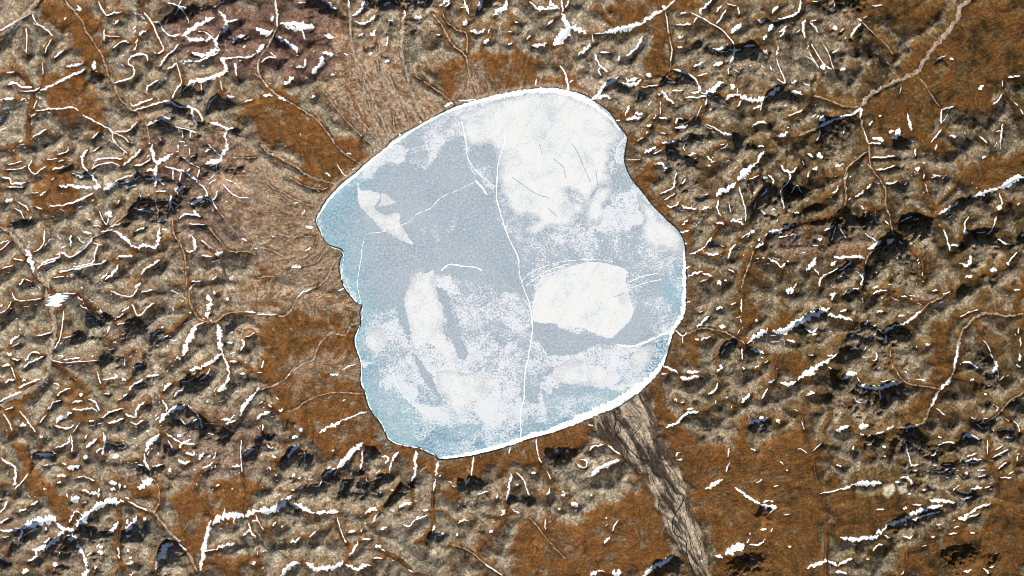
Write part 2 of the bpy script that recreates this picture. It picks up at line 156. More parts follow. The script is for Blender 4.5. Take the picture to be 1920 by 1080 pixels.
(960,810): """30 590,330 650,280 720,240 810,205/16 580,140 610,105 690,95/15 720,95 770,140 810,170/14 480,235 510,260 550,260 555,220 510,200/18 320,150 350,130/20 408,150 425,145/12 180,50 185,110 200,180 220,230/11 260,290 290,350/
14 30,305 80,350 110,420 130,480/20 145,310 180,300/18 265,470 285,420/16 370,440 390,450/20 370,475 400,472/28 440,535 500,545/14 30,395 50,395/16 345,570 362,580/18 590,480 600,468/13 0,580 60,605/11 250,650 250,730/
20 690,835 720,800 730,780/15 750,740 780,680 800,665/12 700,708 718,694/16 702,650 715,645/28 980,1080 1060,1010 1130,980 1210,940/26 590,1075 640,1050/42 750,1060 820,1060/14 640,1040 700,1045/16 1235,205 1275,210/
13 1230,190 1240,160 1270,155/24 1450,430 1510,390 1580,355/13 1630,120 1620,190/16 1630,230 1605,300/14 1830,380 1875,355/20 1670,415 1740,470 1800,510 1870,540+30 1870,545 1920,555/18 1880,520 1920,515/52 1600,920 1660,880 1740,840+22 1520,930 1580,940/
16 1760,830 1775,800/14 1780,840 1850,845 1900,800/18 1865,735 1910,725/13 1690,925 1740,915/12 1780,945 1820,955/14 1790,120 1830,140/12 1780,770 1785,750""",
(1440,810): """13 390,460 470,445 540,430/22 540,430 620,405/32 620,385 720,385 850,380/28 540,785 640,805 740,795 830,780/28 805,755 855,745/18 855,745 890,690/26 890,695 980,665 1080,610 1180,575 1310,545/26 1205,515 1300,520 1400,530/
15 1080,660 1150,635 1220,610 1290,590/14 1090,650 1110,670/26 290,1020 350,1000 420,970 430,945/20 450,965 520,1000/22 520,1000 580,970 635,945/22 505,1050 550,1045 590,1065/16 730,945 760,950/20 1410,445 1480,450 1540,425 1600,410/
18 1430,490 1500,495 1525,480/12 1620,420 1665,405/26 1420,645 1460,655 1500,610/18 1500,610 1580,560 1670,535/12 1500,640 1580,610/14 1390,720 1430,700/14 1350,765 1420,755/14 1255,695 1295,690/14 1010,785 1050,790 1080,770/
16 870,770 910,790/14 780,890 820,850 860,840/16 1220,785 1250,782/9 1150,857 1190,852/14 810,585 870,575/24 1010,575 1040,572/14 1080,545 1150,545/20 985,340 1040,345 1070,370 1065,400/16 950,370 990,380/12 1030,80 1040,150 1065,260/
16 1070,245 1120,240/14 1070,290 1110,285/16 1230,270 1250,240/16 1240,290 1300,295 1360,270/14 1310,240 1370,240/16 1220,175 1270,130/16 1270,100 1330,75 1400,80/20 1450,60 1480,25 1540,35 1585,50/13 1480,180 1560,160/
18 1460,215 1520,205 1600,205/20 1465,300 1490,295/13 1570,330 1630,320/11 1560,280 1630,285/11 1740,340 1830,340/12 1700,130 1760,100/12 1680,190 1740,160 1800,125/13 1720,275 1790,225/11 1800,320 1840,290/14 1870,180 1865,220/
13 1780,40 1830,40/13 730,90 760,90 800,50/20 850,110 880,115/15 630,130 640,100/20 690,10 720,20/14 800,15 870,0/12 740,40 770,20/10 910,60 940,55/15 90,220 115,245/16 135,292 150,288/18 0,515 40,520/28 0,560 70,565/
10 10,610 50,570/13 120,620 165,615/14 150,860 175,858/10 20,750 30,720/9 215,125 250,130 295,160/14 40,408 80,400/16 510,245 550,255/16 1155,435 1185,415/9 340,140 400,80/18 1460,1040 1520,1030/15 1610,1020 1660,1060/
22 1660,1020 1685,995/14 1510,750 1550,755/10 1680,915 1720,905/10 1000,1070 1020,1040/9 1640,60 1645,170/12 1270,30 1300,40""",
}
STREAM = {   # pale gravel streams and brown brooks
(0,0): "60 300,0 230,70 150,150 100,200 0,270/16 490,0 560,90 620,160 650,240 700,310 750,390 790,480 820,570 850,620 890,720 960,800 1010,830/12 1010,830 1040,850 1100,940 1130,1080/9 90,510 170,570 250,690 220,860 220,1080",
(480,0): "24 700,0 705,170 715,300 740,400 760,500 830,640 890,780 950,900 1000,1060/14 140,0 155,120 150,220 100,330 20,450 20,540 70,630 160,710 260,770 370,840 450,890 540,1000 590,1080/14 1320,100 1380,170 1480,340 1570,420 1600,550 1640,660 1670,750/12 1400,90 1420,150 1500,220 1580,260 1580,400/30 1110,80 1105,200 1095,350 1110,480 1150,640 1200,780 1260,900/11 900,330 920,520 960,620 1010,760 1040,980/14 1000,560 1060,700 1130,860 1150,970/11 520,700 640,860 760,990 860,1080/11 620,760 800,920 940,1080/11 1180,560 1300,640 1420,720 1490,790/11 760,480 800,640 870,820 960,960",
(960,0): "9 640,60 700,130 790,200/10 1150,90 1160,180 1180,280 1200,380 1190,480 1170,560 1110,630 1000,640/10 1665,350 1650,310 1590,240 1520,190",
(1440,0): "38 1530,0 1440,50 1430,120 1390,180 1330,260 1270,330 1200,410 1150,480 1110,545 1030,580 940,620 850,660 780,700 720,760 690,800/18 690,810 690,880 720,980 750,1080/10 1130,580 1180,640 1220,710 1290,800/9 1000,640 990,700 1010,780 1040,850/10 700,170 800,260 880,330 940,410/8 1440,180 1510,270 1600,390 1680,470 1760,590/14 680,800 560,795 420,740 330,720/18 690,820 620,860 500,890 420,930 350,970 230,1020",
(0,270): "40 0,620 60,650 110,700 170,780 210,850 250,950 330,1040 380,1080/14 1250,420 1150,430 1060,440 1000,480 920,550 830,620 780,660 700,700 620,770 560,820/12 1300,570 1310,680 1360,760 1390,860 1400,1000 1400,1080/11 1590,430 1640,500 1740,630 1820,700 1920,780/11 1550,600 1660,740 1720,800 1850,805 1920,830/10 1740,100 1850,105 1920,100/10 1690,180 1800,190 1900,240",
(480,270): "18 30,0 80,60 160,100 260,150 340,200 420,250 520,280 600,300/10 600,10 650,60 720,110 800,165/10 100,380 200,410 240,450/12 0,1000 130,990 220,985 300,960 340,920 440,890 500,830 540,760/10 240,870 330,850 430,790 460,690/11 0,190 60,260 130,330 200,360 330,430 460,470/11 100,640 220,690 330,690 430,690/11 0,760 120,800 240,860/11 240,240 360,310 470,340 540,330/18 430,1080 520,1020 560,960 590,880 640,830",
(960,270): "9 1500,700 1540,640 1600,590/10 1810,800 1780,900 1740,1000 1720,1080",
(1440,270): "12 755,0 760,120 780,190 850,280 880,360 885,460 910,540 930,640 950,700/12 755,50 680,100 610,160 580,220 575,300 585,400 570,470 520,530 500,600/9 575,290 530,320 490,380 410,410 380,460 220,500/9 500,540 380,570 240,590/9 400,245 500,240 570,220/9 880,460 820,490 730,490/11 950,700 890,760 800,790 740,850 720,930 700,1060/9 1280,530 1190,560 960,590/8 1160,190 1180,350 1230,470 1290,500/8 960,690 1040,770 1100,830 1150,880 1160,980",
(0,540): "52 340,0 370,120 410,250 410,380 380,500 370,600 340,680 220,770 80,830 0,890/8 580,50 640,110 750,180 830,220 880,270/8 380,550 500,630 590,710 650,790/12 1420,0 1430,120 1480,210 1540,250 1620,250 1700,190 1800,180 1920,180",
(480,540): "16 0,190 120,190 210,210 270,150 310,80 400,10 450,0/16 0,770 100,740 210,690 260,630 350,570 430,530 460,450 500,390 570,335 650,355 690,330 710,280 770,265/12 230,930 310,900 390,840 500,800 560,785 680,785 800,790/9 480,680 560,650",
(960,540): "14 1210,310 1280,350 1340,330 1430,300 1530,315 1620,340 1690,380 1750,420/9 1720,0 1730,80 1720,180 1710,300/9 1730,440 1720,540",
(1440,540): "20 1920,190 1800,210 1690,190 1590,200 1510,260 1450,330 1430,420 1400,560 1380,650 1330,720 1260,800 1200,920 1180,980 1100,1040 960,1050/10 1210,110 1150,170 1090,230 1000,270/10 1210,110 1300,70 1370,20/10 1290,760 1200,740 1060,720 1010,690 960,620 920,560 910,460/8 1390,660 1450,680 1520,685/8 890,20 1000,60 1130,105 1210,110/8 1560,260 1610,350 1660,470/12 1920,780 1820,840 1760,900 1740,930 1640,1000 1590,1020/8 240,910 260,1000 270,1080/8 60,590 60,680/8 1760,930 1830,1000 1880,1080",
(0,810): "12 1160,350 1190,420 1195,520 1160,600/24 960,520 1060,570 1160,610 1250,720 1340,820 1420,920 1480,1050/9 900,540 890,680 880,820 900,960 930,1020/9 1480,300 1470,420 1500,540 1590,640/9 1810,170 1820,320 1850,440 1830,600",
(480,810): "9 1080,400 1000,510 920,600/9 1170,380 1175,520/9 1330,440 1325,600 1330,700 1270,780 1200,830/9 970,900 1080,960 1160,1030/12 1460,840 1600,890 1700,970 1850,1080/9 1880,520 1870,640 1800,740 1700,830 1660,910/8 600,660 650,790 700,860 695,940",
(960,810): "8 1300,500 1350,460 1440,430/10 130,640 200,720 260,800 330,880 400,950/8 540,740 550,880 640,1010",
(1440,810): "8 270,20 320,150 350,290 380,460 410,620 440,740 430,950/8 320,150 400,90/8 1040,900 1150,860 1250,830/8 1040,900 1030,1000 1000,1070/8 1680,280 1720,340 1720,470/8 1640,30 1650,190 1690,280/8 120,1070 200,1030 280,1010/8 430,960 430,1080",
}
SCARP = {    # steep slopes facing away from the sun
(0,0): "90 1260,150 1350,140 1450,110 1560,60/60 1650,20 1700,0/80 1680,270 1780,300/36 1350,450 1480,440/100 1330,830 1400,870 1510,910/70 1430,720 1520,740/90 1600,800 1720,840/90 1260,970 1400,1000/40 1720,990 1780,1000/40 660,610 780,580/50 780,665 800,665",
(480,0): "100 460,50 560,100/110 1020,30 1150,20 1300,40/60 850,30 980,70/50 170,340 240,360/46 1190,160 1230,160/40 1190,250 1220,250/40 840,385 870,385/40 970,430 1000,430/34 480,340 540,360/70 1720,50 1800,30",
(960,0): "60 740,650 830,700/76 1160,590 1330,620/50 1260,920 1400,920/100 1640,410 1830,400/100 1420,370 1480,370/40 670,750 750,750/80 1280,1060 1420,1060/60 1500,730 1580,760/50 880,700 980,740",
(1440,0): "130 500,30 680,30/50 0,160 80,190/70 30,720 180,740/120 420,980 560,960/46 1280,450 1310,455",
(0,270): "70 1080,270 1250,290/54 1380,110 1520,170/66 1600,190 1820,200/66 1430,230 1500,280 1560,240/76 1370,350 1440,440/120 1060,480 1200,460 1330,480/66 1130,560 1240,560/50 1480,440 1580,450/40 1420,560 1520,560/46 1400,620 1540,630/40 320,600 340,600/34 130,630 220,610/34 1040,670 1090,665/60 1500,20 1650,60/44 920,320 1060,280/60 500,180 680,250",
(960,270): "130 1240,120 1340,170/60 1700,20 1820,10/130 1850,460 1920,430/50 1380,430 1440,420/44 1500,760 1550,760",
(1440,270): "90 20,360 90,380 200,420/60 190,400 280,370/60 210,505 370,490/66 240,600 400,590/80 20,670 200,650/60 380,690 410,690/60 500,690 570,690/130 540,580 650,610 760,640/160 1080,650 1160,640/160 820,860 920,790 1000,790/60 1400,460 1530,430/120 1540,740 1680,720/80 560,960 680,940/80 1000,20 1060,30/60 740,1000 760,960/80 1850,720 1920,720",
(0,540): "70 1000,310 1100,340/110 1170,370 1200,370/90 800,540 920,560/80 1120,500 1190,510/80 1390,730 1440,750/70 1490,740 1560,730/90 1380,930 1450,960/44 1030,750 1090,740/80 1730,330 1760,330/90 720,260 840,230/60 590,390 620,390/70 1040,610 1180,630/80 1320,1040 1560,1060",
(480,540): "40 250,1020 270,1020",
(960,540): "80 1600,470 1680,440/60 1780,500 1840,490/70 1840,1040 1900,1030",
(1440,540): "70 320,240 410,215/80 620,60 700,80 820,120/120 660,380 830,370 1010,380/60 260,310 400,330/110 620,530 660,530/100 560,710 650,740/120 700,800 880,820 980,800/100 1590,540 1650,580/90 1670,660 1700,660/80 1560,1040 1640,1050/90 1860,940 1900,940/60 730,290 800,310/56 1460,40 1500,40/60 1660,860 1720,900",
(0,810): "120 660,790 780,780/80 160,790 300,740/110 440,880 570,890/80 960,800 1060,770/110 1250,900 1340,890/60 1080,290 1140,300/60 830,120 900,130/80 1250,150 1310,170/110 1540,30 1700,30/56 1230,980 1370,970/60 0,560 40,500/40 0,990 80,1020/60 1860,190 1920,180/80 280,210 400,200",
(480,810): "110 260,190 380,200/70 660,440 760,460/90 740,350 830,370/60 340,425 460,430/80 860,470 930,460/80 1080,430 1160,410/70 850,170 900,150/50 1330,780 1380,790/90 1580,400 1680,410/60 940,350 980,350/80 500,350 600,350/40 90,130 160,130/60 960,560 1030,500/60 190,560 320,590/60 20,90 130,60",
(960,810): "120 340,180 420,170/110 1100,1040 1240,1010/60 0,520 120,520/130 1700,1010 1830,960/70 1870,600 1920,600",
(1440,810): "170 1080,80 1200,170/90 1240,280 1360,270/100 1480,200 1560,240/80 960,690 1060,680/50 1150,640 1290,600/130 1360,920 1500,900/70 1680,960 1700,960/60 740,70 860,100/60 1430,470 1560,460/90 1450,60 1560,90/60 1760,20 1860,30",
}
SHORE = """730,267 750,252 775,240 805,224 830,210 855,199 890,189 920,181 960,172 992,167 1017,164 1040,164 1060,169 1085,174 1102,181 1115,190 1125,197 1140,207 1152,222 1160,236 1171,249 1176,260
1174,272 1172,285 1171,305 1177,322 1187,340 1200,354 1212,370 1225,387 1240,402 1255,417 1270,430 1280,447 1285,467 1285,485 1286,502 1287,520 1286,540 1286,560 1285,580 1277,600 1264,615 1259,635 1254,655 1246,680 1230,700 1215,720 1197,736
1172,755 1152,767 1122,776 1090,790 1040,810 1002,820 960,834 925,845 885,854 855,859 825,861 817,853 802,850 787,839 767,838 750,833 735,828 726,820 722,810 712,792 700,777 691,762 686,747 685,735 677,722 676,705 679,687 672,665 665,647
665,630 674,615 677,600 675,585 679,572 665,564 655,552 646,540 640,520 636,502 640,482 644,477 640,467 625,462 612,455 602,437 594,422 592,410 600,395 610,377 625,360 642,342 665,325 680,311 700,294 720,280"""
# ground cover zones: "kind value feather x,y ..." in map pixels (closed outlines)
ZONES = """tundra .9 14 85,0 150,0 200,90 190,130 150,110 110,60/tundra .7 14 70,130 140,130 190,200 190,240 120,230 90,200/tundra .6 12 60,300 130,300 130,400 80,420/tundra .7 12 20,690 80,720 20,790 0,760/tundra .55 14 110,700 170,720 200,790 130,780/
tundra .95 12 480,490 560,560 655,600 662,720 690,800 725,825 660,850 600,830 540,800 490,700 478,560/fan .85 10 470,530 560,545 650,545 672,600 600,590 520,585 480,590/fan .5 10 530,690 660,655 680,700 560,730/tundra .9 10 590,250 640,240 690,290 610,370 560,320/
tundra .9 14 500,170 560,180 610,240 600,320 530,270 440,220 450,190/fan .95 10 620,60 740,80 790,190 835,212 760,250 715,275 660,250 610,180/fan .7 14 430,260 520,320 600,380 596,440 640,470 640,540 560,545 480,500 430,420 400,330/tundra .75 12 840,105 900,100 960,115 1000,165 900,185 850,195 830,190 800,120/
fan .8 8 860,120 900,140 905,180 845,190/tundra .8 10 965,90 1030,100 1010,160 965,165/tundra 1 8 1125,15 1200,0 1330,0 1290,30 1265,25 1262,90 1255,145 1230,160 1205,155 1215,60 1150,50/tundra .7 8 1030,150 1110,165 1120,185 1060,170/
tundra .7 10 1172,290 1215,300 1230,370 1260,415 1225,390 1185,340/tundra .7 10 1258,630 1300,620 1310,700 1240,700/tundra .9 12 1212,725 1240,725 1260,780 1300,840 1380,830 1400,790 1420,850 1500,800 1530,860 1540,930 1545,1080 1340,1080 1300,930 1250,830/
tundra .9 14 960,835 1090,790 1110,800 1100,830 1060,860 1000,870 900,880 860,870/tundra .8 18 980,990 1080,970 1180,930 1240,960 1290,1080 960,1080/tundra .6 12 1180,900 1230,860 1270,950 1200,960/tundra .95 12 1545,880 1600,930 1680,920 1700,960 1640,1000 1550,1010/
tundra .8 16 1690,1030 1780,1010 1840,960 1920,950 1920,1080 1690,1080/tundra .7 14 1860,880 1920,900 1920,960 1850,960/tundra .85 16 1790,0 1920,0 1920,140 1880,150 1820,100 1790,60/tundra .8 12 1590,0 1780,0 1740,60 1620,40/tundra .85 12 1740,60 1800,50 1870,140 1880,180 1840,150 1740,140/
tundra .9 10 1620,190 1700,140 1740,60 1840,150 1870,160 1850,230 1790,190 1740,240 1760,280 1720,270 1640,270/tundra .9 12 1800,300 1920,290 1920,335 1820,370 1790,340/tundra .8 12 1440,575 1500,570 1490,610 1450,620/tundra .8 12 1450,680 1540,660 1560,640 1500,710 1450,710/
tundra .85 10 1760,600 1800,590 1800,700 1740,760 1720,800 1690,780 1740,720/tundra .5 16 1400,470 1440,480 1410,540 1380,530/tundra .8 12 1380,560 1420,560 1410,660 1380,640/tundra .85 12 10,820 50,820 70,890 120,920 170,960 130,985 90,960 50,880/
tundra .85 14 300,930 370,920 400,960 380,1040 350,1020/tundra .75 14 380,900 470,920 470,960 400,970/tundra .6 12 240,900 300,910 290,940 230,940/tundra .6 14 390,1040 480,1040 480,1080 400,1080/tundra .9 8 650,820 690,810 690,840 640,870 620,850/
tundra .75 10 720,835 780,845 830,865 900,870 960,850 960,880 900,900 840,885 760,870/tundra .7 10 850,900 880,910 870,960 830,930/pink .9 20 310,0 650,0 650,140 580,150 480,150 330,100/pink .6 25 260,240 470,270 480,480 360,470 300,400/pink .45 25 290,780 480,760 480,900 380,900 300,860/
pink .5 16 1440,430 1560,420 1620,460 1600,500 1500,510 1440,480/pink .35 30 0,960 160,990 160,1080 0,1080/grey .9 14 0,190 50,200 50,250 0,260/grey .8 18 0,640 70,620 90,720 20,740/grey .9 10 180,290 215,320 220,440 170,520 130,480 180,420/grey .7 14 90,440 200,450 200,530 150,530/
grey .8 12 700,30 760,50 780,110 740,120 690,80/grey .9 12 1060,20 1130,10 1110,60 1070,60/grey .9 12 1095,100 1160,80 1210,60 1200,110 1170,160 1110,165 1090,130/grey .9 16 1440,70 1560,40 1600,80 1590,160 1500,170 1440,140/grey 1 8 1690,20 1740,15 1740,60 1690,60/
grey .95 8 1745,130 1800,115 1850,170 1860,250 1780,230 1770,180 1745,150/grey .95 8 1700,190 1735,190 1735,240 1700,240/grey .95 8 1630,220 1690,205 1690,255 1640,265/grey .7 10 1845,40 1890,70 1910,90 1870,75/grey .8 12 1770,250 1860,260 1900,240 1920,300 1800,300/
grey .9 12 1290,640 1345,650 1350,690 1290,700/grey .9 10 1360,680 1400,670 1410,740 1370,760/grey .7 16 700,930 800,900 870,960 840,1080 720,1080/grey .6 16 1300,545 1400,540 1400,620 1300,620/grey .9 10 1340,360 1400,340 1400,410 1350,420/grey 1 4 1655,905 1700,903 1695,930 1662,935/
grey .7 14 1060,880 1120,860 1150,920 1100,980 1080,960/grey .5 16 1310,920 1350,910 1440,960 1380,980/grey .6 16 1440,930 1490,940 1490,1030 1450,1000/sand 1 3 1654,908 1674,906 1676,920 1666,936 1656,928/sand 1 3 1680,908 1698,906 1699,922 1688,924/
river 1 3 1095,790 1152,767 1213,730 1220,765 1232,795 1227,810 1247,837 1267,867 1282,895 1287,920 1287,945 1302,970 1315,1000 1320,1022 1327,1042 1330,1080 1302,1080 1292,1057 1285,1037 1275,1030 1260,1007 1247,980 1232,950 1225,930 1210,902 1187,877 1167,852 1140,830 1120,810"""
# bare patches on the lake ice: "value feather x,y ..." snow density, later entries override
ICE_SNOW = """.53 20 560,130 1320,130 1320,900 560,900/.30 14 985,440 1190,430 1200,505 1000,500 985,560 960,470/.20 9 600,400 631,360 735,305 798,318 833,263 860,256 881,325 930,360 971,478 992,561 951,547 860,520 826,508 770,520 763,610 680,572 642,520 604,430/.36 18 660,690 740,730 800,775 980,790 1100,790 820,880 700,830/.48 6 722,291 770,255 840,214 853,249 800,262 791,275 819,310 795,318 770,300/.5 30 840,210 960,175 1100,180 1170,260 1150,360 1100,430 1010,470 940,460 960,390 930,340 880,300/
.42 24 960,400 1040,420 1080,440 1060,490 990,480 965,450/.55 10 1190,355 1225,392 1262,428 1283,470 1272,490 1240,520 1205,505 1198,460 1205,410/.38 16 1080,440 1190,440 1200,500 1080,485/.34 14 1180,500 1260,500 1270,600 1200,620 1190,560/.52 14 1195,560 1265,545 1262,600 1210,622 1195,600/
.6 12 680,575 710,573 745,590 756,620 770,650 790,680 812,702 850,700 900,690 940,680 976,690 976,775 930,795 860,795 800,770 740,722 690,685 676,650/.62 10 690,612 715,612 726,640 718,662 692,655/.72 8 818,695 862,690 930,710 930,760 880,770 850,775 820,740/.55 16 862,570 960,570 985,620 985,690 880,690 860,640/
.6 10 985,668 1080,665 1112,640 1170,660 1178,690 1180,730 1130,722 1060,726 985,722/.7 8 1000,640 1090,672 1130,690 1125,710 1060,712 1040,690/.5 8 1188,660 1228,645 1226,670 1190,700 1180,690/.45 14 985,725 1060,725 1050,790 985,800/.5 10 1010,745 1050,740 1040,770 1005,775/
.08 5 1000,605 1115,632 1112,645 1070,670 1030,668 1000,640/.05 5 1130,640 1190,605 1180,580 1196,575 1230,630 1190,645/.06 5 826,548 838,545 850,600 866,640 873,660 868,673 860,668 846,625 835,590/.08 4 774,664 783,668 800,695 836,758 828,757 795,710/.1 4 777,632 787,634 786,650 778,648/
.1 6 740,560 758,560 768,625 758,625/.3 12 790,420 850,400 890,425 830,440/.4 8 1010,200 1030,205 1045,250 1010,250/
.34 6 825,498 850,492 900,502 905,510 860,505 830,512/.36 5 765,405 790,420 830,445 825,455 780,430/.1 4 820,540 832,540 832,560 826,575/.1 6 1132,770 1172,755 1180,725 1150,745 1090,775 1050,788"""
ICE_BLUE = """.75 40 585,400 640,345 690,305 700,330 660,400 650,470 690,560 680,580 640,540 600,450/.6 60 660,600 720,580 720,700 760,760 820,800 980,780 1120,770 1150,740 1180,700 1230,690 1210,730 1090,795 960,840 820,865 720,815 670,700/.95 6 1030,806 1062,780 1132,762 1158,748 1120,780 1040,812/
.95 5 1222,652 1242,633 1258,640 1248,680 1222,700 1215,715 1205,715/.75 14 1240,540 1262,490 1284,505 1285,570 1262,590 1245,560/.55 26 740,690 800,760 980,790 980,830 830,862 730,820 700,770/.35 10 1000,780 1030,775 1050,800 990,815"""
PLATES = [  # snow covered ice plates: label, density, outline
 ("large oval white snow plate on the grey ice, east of the long crack",1.0,"1010,540 1035,517 1072,499 1110,492 1140,495 1172,504 1173,520 1175,540 1182,562 1188,581 1180,602 1160,622 1142,635 1120,627 1092,615 1065,612 1035,606 1000,601 997,585 1002,555"),
 ("crescent shaped white snow plate beside dark leads in the ice",.93,"812,507 790,515 770,535 761,555 760,580 768,610 775,640 782,655 795,642 815,650 838,672 846,668 838,640 828,610 832,575 820,560 814,535"),
 ("hook shaped white snow plate on blue-grey ice near the western shore",.95,"670,342 677,357 692,357 712,364 706,380 702,392 720,402 747,400 752,420 762,440 775,460 752,450 735,440 717,430 700,414 687,400 672,380"),
 ("small ragged snow plate beside the hook shaped one",.9,"715,364 726,366 737,375 755,380 740,381 728,384 710,386 716,376"),
 ("broad white snow field covering the northern lake ice",.97,"850,216 900,200 960,182 1040,174 1090,186 1130,212 1160,245 1168,262 1150,275 1140,290 1138,320 1148,338 1140,345 1120,350 1105,365 1098,382 1085,365 1065,352 1066,362 1090,382 1096,390 1080,410 1072,420 1030,425 1000,438 985,430 1010,410 975,404 955,385 940,355 936,320 930,285 915,270 885,275 875,258 868,235"),
 ("tongue shaped snow plate cut off the northern snow field by a dark lead",.96,"1103,376 1128,352 1145,355 1142,375 1133,385 1133,400 1120,425 1110,418 1100,425 1098,395"),
 ("bright snow field along the eastern lake shore",.95,"1196,360 1212,376 1238,404 1262,430 1276,452 1281,475 1266,478 1245,466 1226,470 1204,440 1205,405 1196,384"),
 ("rounded snow plate near the river fan on the western shore",.85,"692,618 704,612 716,614 724,630 722,650 712,661 694,655 688,636"),
 ("ragged white snow plate in the southern ice beside a dark lead",.9,"818,697 845,694 868,700 905,702 926,714 918,742 880,762 858,776 838,752 822,725"),
 ("arrow shaped snow plate between the long crack and the oval plate's dark ice",.85,"1040,688 1075,672 1112,684 1132,690 1134,715 1108,724 1060,718 1036,708"),
 ("trapezoid snow plate by the blue ice of the south-eastern shore",.8,"1186,668 1200,654 1226,648 1224,668 1206,690 1192,700 1182,684"),
]
CRACKS = [  # label, width px, line
 ("long white pressure crack running north to south across the whole lake",1.9,"945,250 945,270 935,302 931,352 932,377 942,412 950,435 959,458 971,482 974,512 981,538 990,562 996,585 998,620 992,660 984,702 982,747 976,772 977,809 976,824"),
 ("white crack curving from the northern snow field into the long crack",1.6,"866,226 874,270 877,295 890,317 905,332 930,351"),
 ("thin wavering crack crossing the hook shaped snow plate",1.15,"892,340 850,360 827,370 807,390 780,402 767,415 730,429 715,435 690,437"),
 ("faint crack running along the blue western shore ice",1.05,"684,446 679,462 677,485 671,520 671,540 675,560 677,571"),
 ("white ridge reaching the south-eastern shore at a stream mouth",3.0,"1256,620 1230,632 1200,645 1175,650 1155,645"),
 ("thin pale crack slanting through the southern speckled snow",.9,"730,687 745,722 762,747 785,767 805,780 806,800"),
 ("short bright snow sliver beside the crack junction",3.6,"891,336 900,346 914,365"),
 ("pale curved ridge above the crescent shaped plate",2.4,"827,508 834,500 845,495 870,499 890,501 904,508"),
 ("pale outer arc curving round the oval snow plate",1.1,"976,530 990,515 1012,502 1040,493 1070,488 1110,486 1150,490"),
 ("pale inner arc curving round the oval snow plate",1.2,"985,536 1000,525 1025,508 1050,499 1070,494"),
 ("faint streak fanning off the oval plate to the eastern shore",1.6,"1180,528 1205,518 1235,512"),
 ("faint lower streak fanning off the oval plate to the eastern shore",1.6,"1184,540 1210,530 1240,524"),
 ("short pale crack below the dark ice of the oval plate",1.0,"1000,630 1012,645 1025,665"),
]
LEADS = [   # narrow dark leads
 ("long dark hairline crack across the northern snow field",1.0,"960,332 985,350 1005,363 1030,372"),
 ("short dark crack in the northern snow field beside the grey smear",1.0,"1010,268 1014,280 1017,291"),
 ("branching dark crack in the middle of the northern snow field",1.0,"1037,297 1048,306 1057,315 1060,335"),
 ("jagged dark crack on the eastern side of the northern snow field",1.0,"1072,268 1085,290 1092,307 1100,325 1107,342"),
 ("dark crack just above the tongue shaped plate",1.2,"1117,318 1119,335 1121,350"),
 ("dark crack low in the northern snow field",1.0,"1028,390 1036,398 1045,407"),
 ("thin dark crack inside the large oval plate",.8,"1150,557 1160,554 1172,549"),
]
SHORE_ICE = [  # label, "x,y,width"
 ("broad white band of shore ice along the southern beach","1250,662,4 1240,684,7 1226,704,11 1205,721,14 1180,739,15 1150,757,15 1120,771,15 1090,784,13 1040,805,10 1000,816,9 960,830,8 900,847,7 850,856,6 826,858,4"),
 ("white ragged shore ice along the eastern bank","1281,468,3 1284,490,5 1283,520,7 1283,560,8 1280,588,9 1270,606,10 1260,622,8 1254,645,5"),
 ("thick snowy rim of the northern lake shore","835,211,5 890,191,7 960,176,10 1017,169,11 1060,174,12 1095,187,12 1120,203,8 1145,222,5 1163,246,3"),
 ("narrow white shore ice along the north-western beach","593,412,4 602,396,4 626,363,5 666,328,5 701,297,5 736,270,5 775,243,4 805,226,4 835,211,3"),
 ("thin pale shore ice along the western bank","597,424,1.4 614,458,1.6 640,471,1.6 644,486,1.4 640,520,2 647,538,2 665,562,2.6 679,575,1.8 678,600,2 667,630,2.2 667,647,2.2 677,680,1.8 678,715,2 687,740,1.6 693,762,1.6 714,792,1.6 729,822,2 752,834,2.2 790,841,2.2 818,855,2"),
]

# ================================================================ helpers
rng = np.random.default_rng(7)
STEP = 1.7
GX = np.arange(-130.0, 2050.0, STEP); GY = np.arange(-90.0, 1170.0, STEP)
NX, NY = len(GX), len(GY)
PX, PY = np.meshgrid(GX, GY)

def sstep(a, b, x):
    t = np.clip((x - a) / (b - a), 0, 1); return t * t * (3 - 2 * t)

def lattice(cell, gx, gy, r, cy=None):
    cy = cy or cell
    nx = int((gx[-1] - gx[0]) / cell) + 3; ny = int((gy[-1] - gy[0]) / cy) + 3
    L = r.random((ny, nx))
    u = (gx - gx[0]) / cell + r.random(); v = (gy - gy[0]) / cy + r.random()
    u = np.minimum(u, nx - 1.001); v = np.minimum(v, ny - 1.001)
    iu = u.astype(int); fu = u - iu; fu = fu * fu * (3 - 2 * fu)
    iv = v.astype(int); fv = v - iv; fv = fv * fv * (3 - 2 * fv)
    R = L[iv] * (1 - fv)[:, None] + L[iv + 1] * fv[:, None]
    return R[:, iu] * (1 - fu) + R[:, iu + 1] * fu

def fbm(cell, octs, gx=GX, gy=GY, seed=0, gain=.5):
    r = np.random.default_rng(seed); out = 0; a = 1; t = 0
    for _ in range(octs):
        out = out + a * lattice(cell, gx, gy, r); t += a; a *= gain; cell /= 2.03
    return out / t                                     # 0..1, mean .5

def samp(F, px, py):
    u = np.clip((px - GX[0]) / STEP, 0, NX - 1.001); v = np.clip((py - GY[0]) / STEP, 0, NY - 1.001)
    i = u.astype(int); j = v.astype(int); fu = u - i; fv = v - j
    return (F[j, i] * (1 - fu) + F[j, i + 1] * fu) * (1 - fv) + (F[j + 1, i] * (1 - fu) + F[j + 1, i + 1] * fu) * fv

def warp(F, cell, amp, seed):
    dx = (fbm(cell, 3, seed=seed) - .5) * 2 * amp; dy = (fbm(cell, 3, seed=seed + 1) - .5) * 2 * amp
    return samp(F, PX + dx, PY + dy)

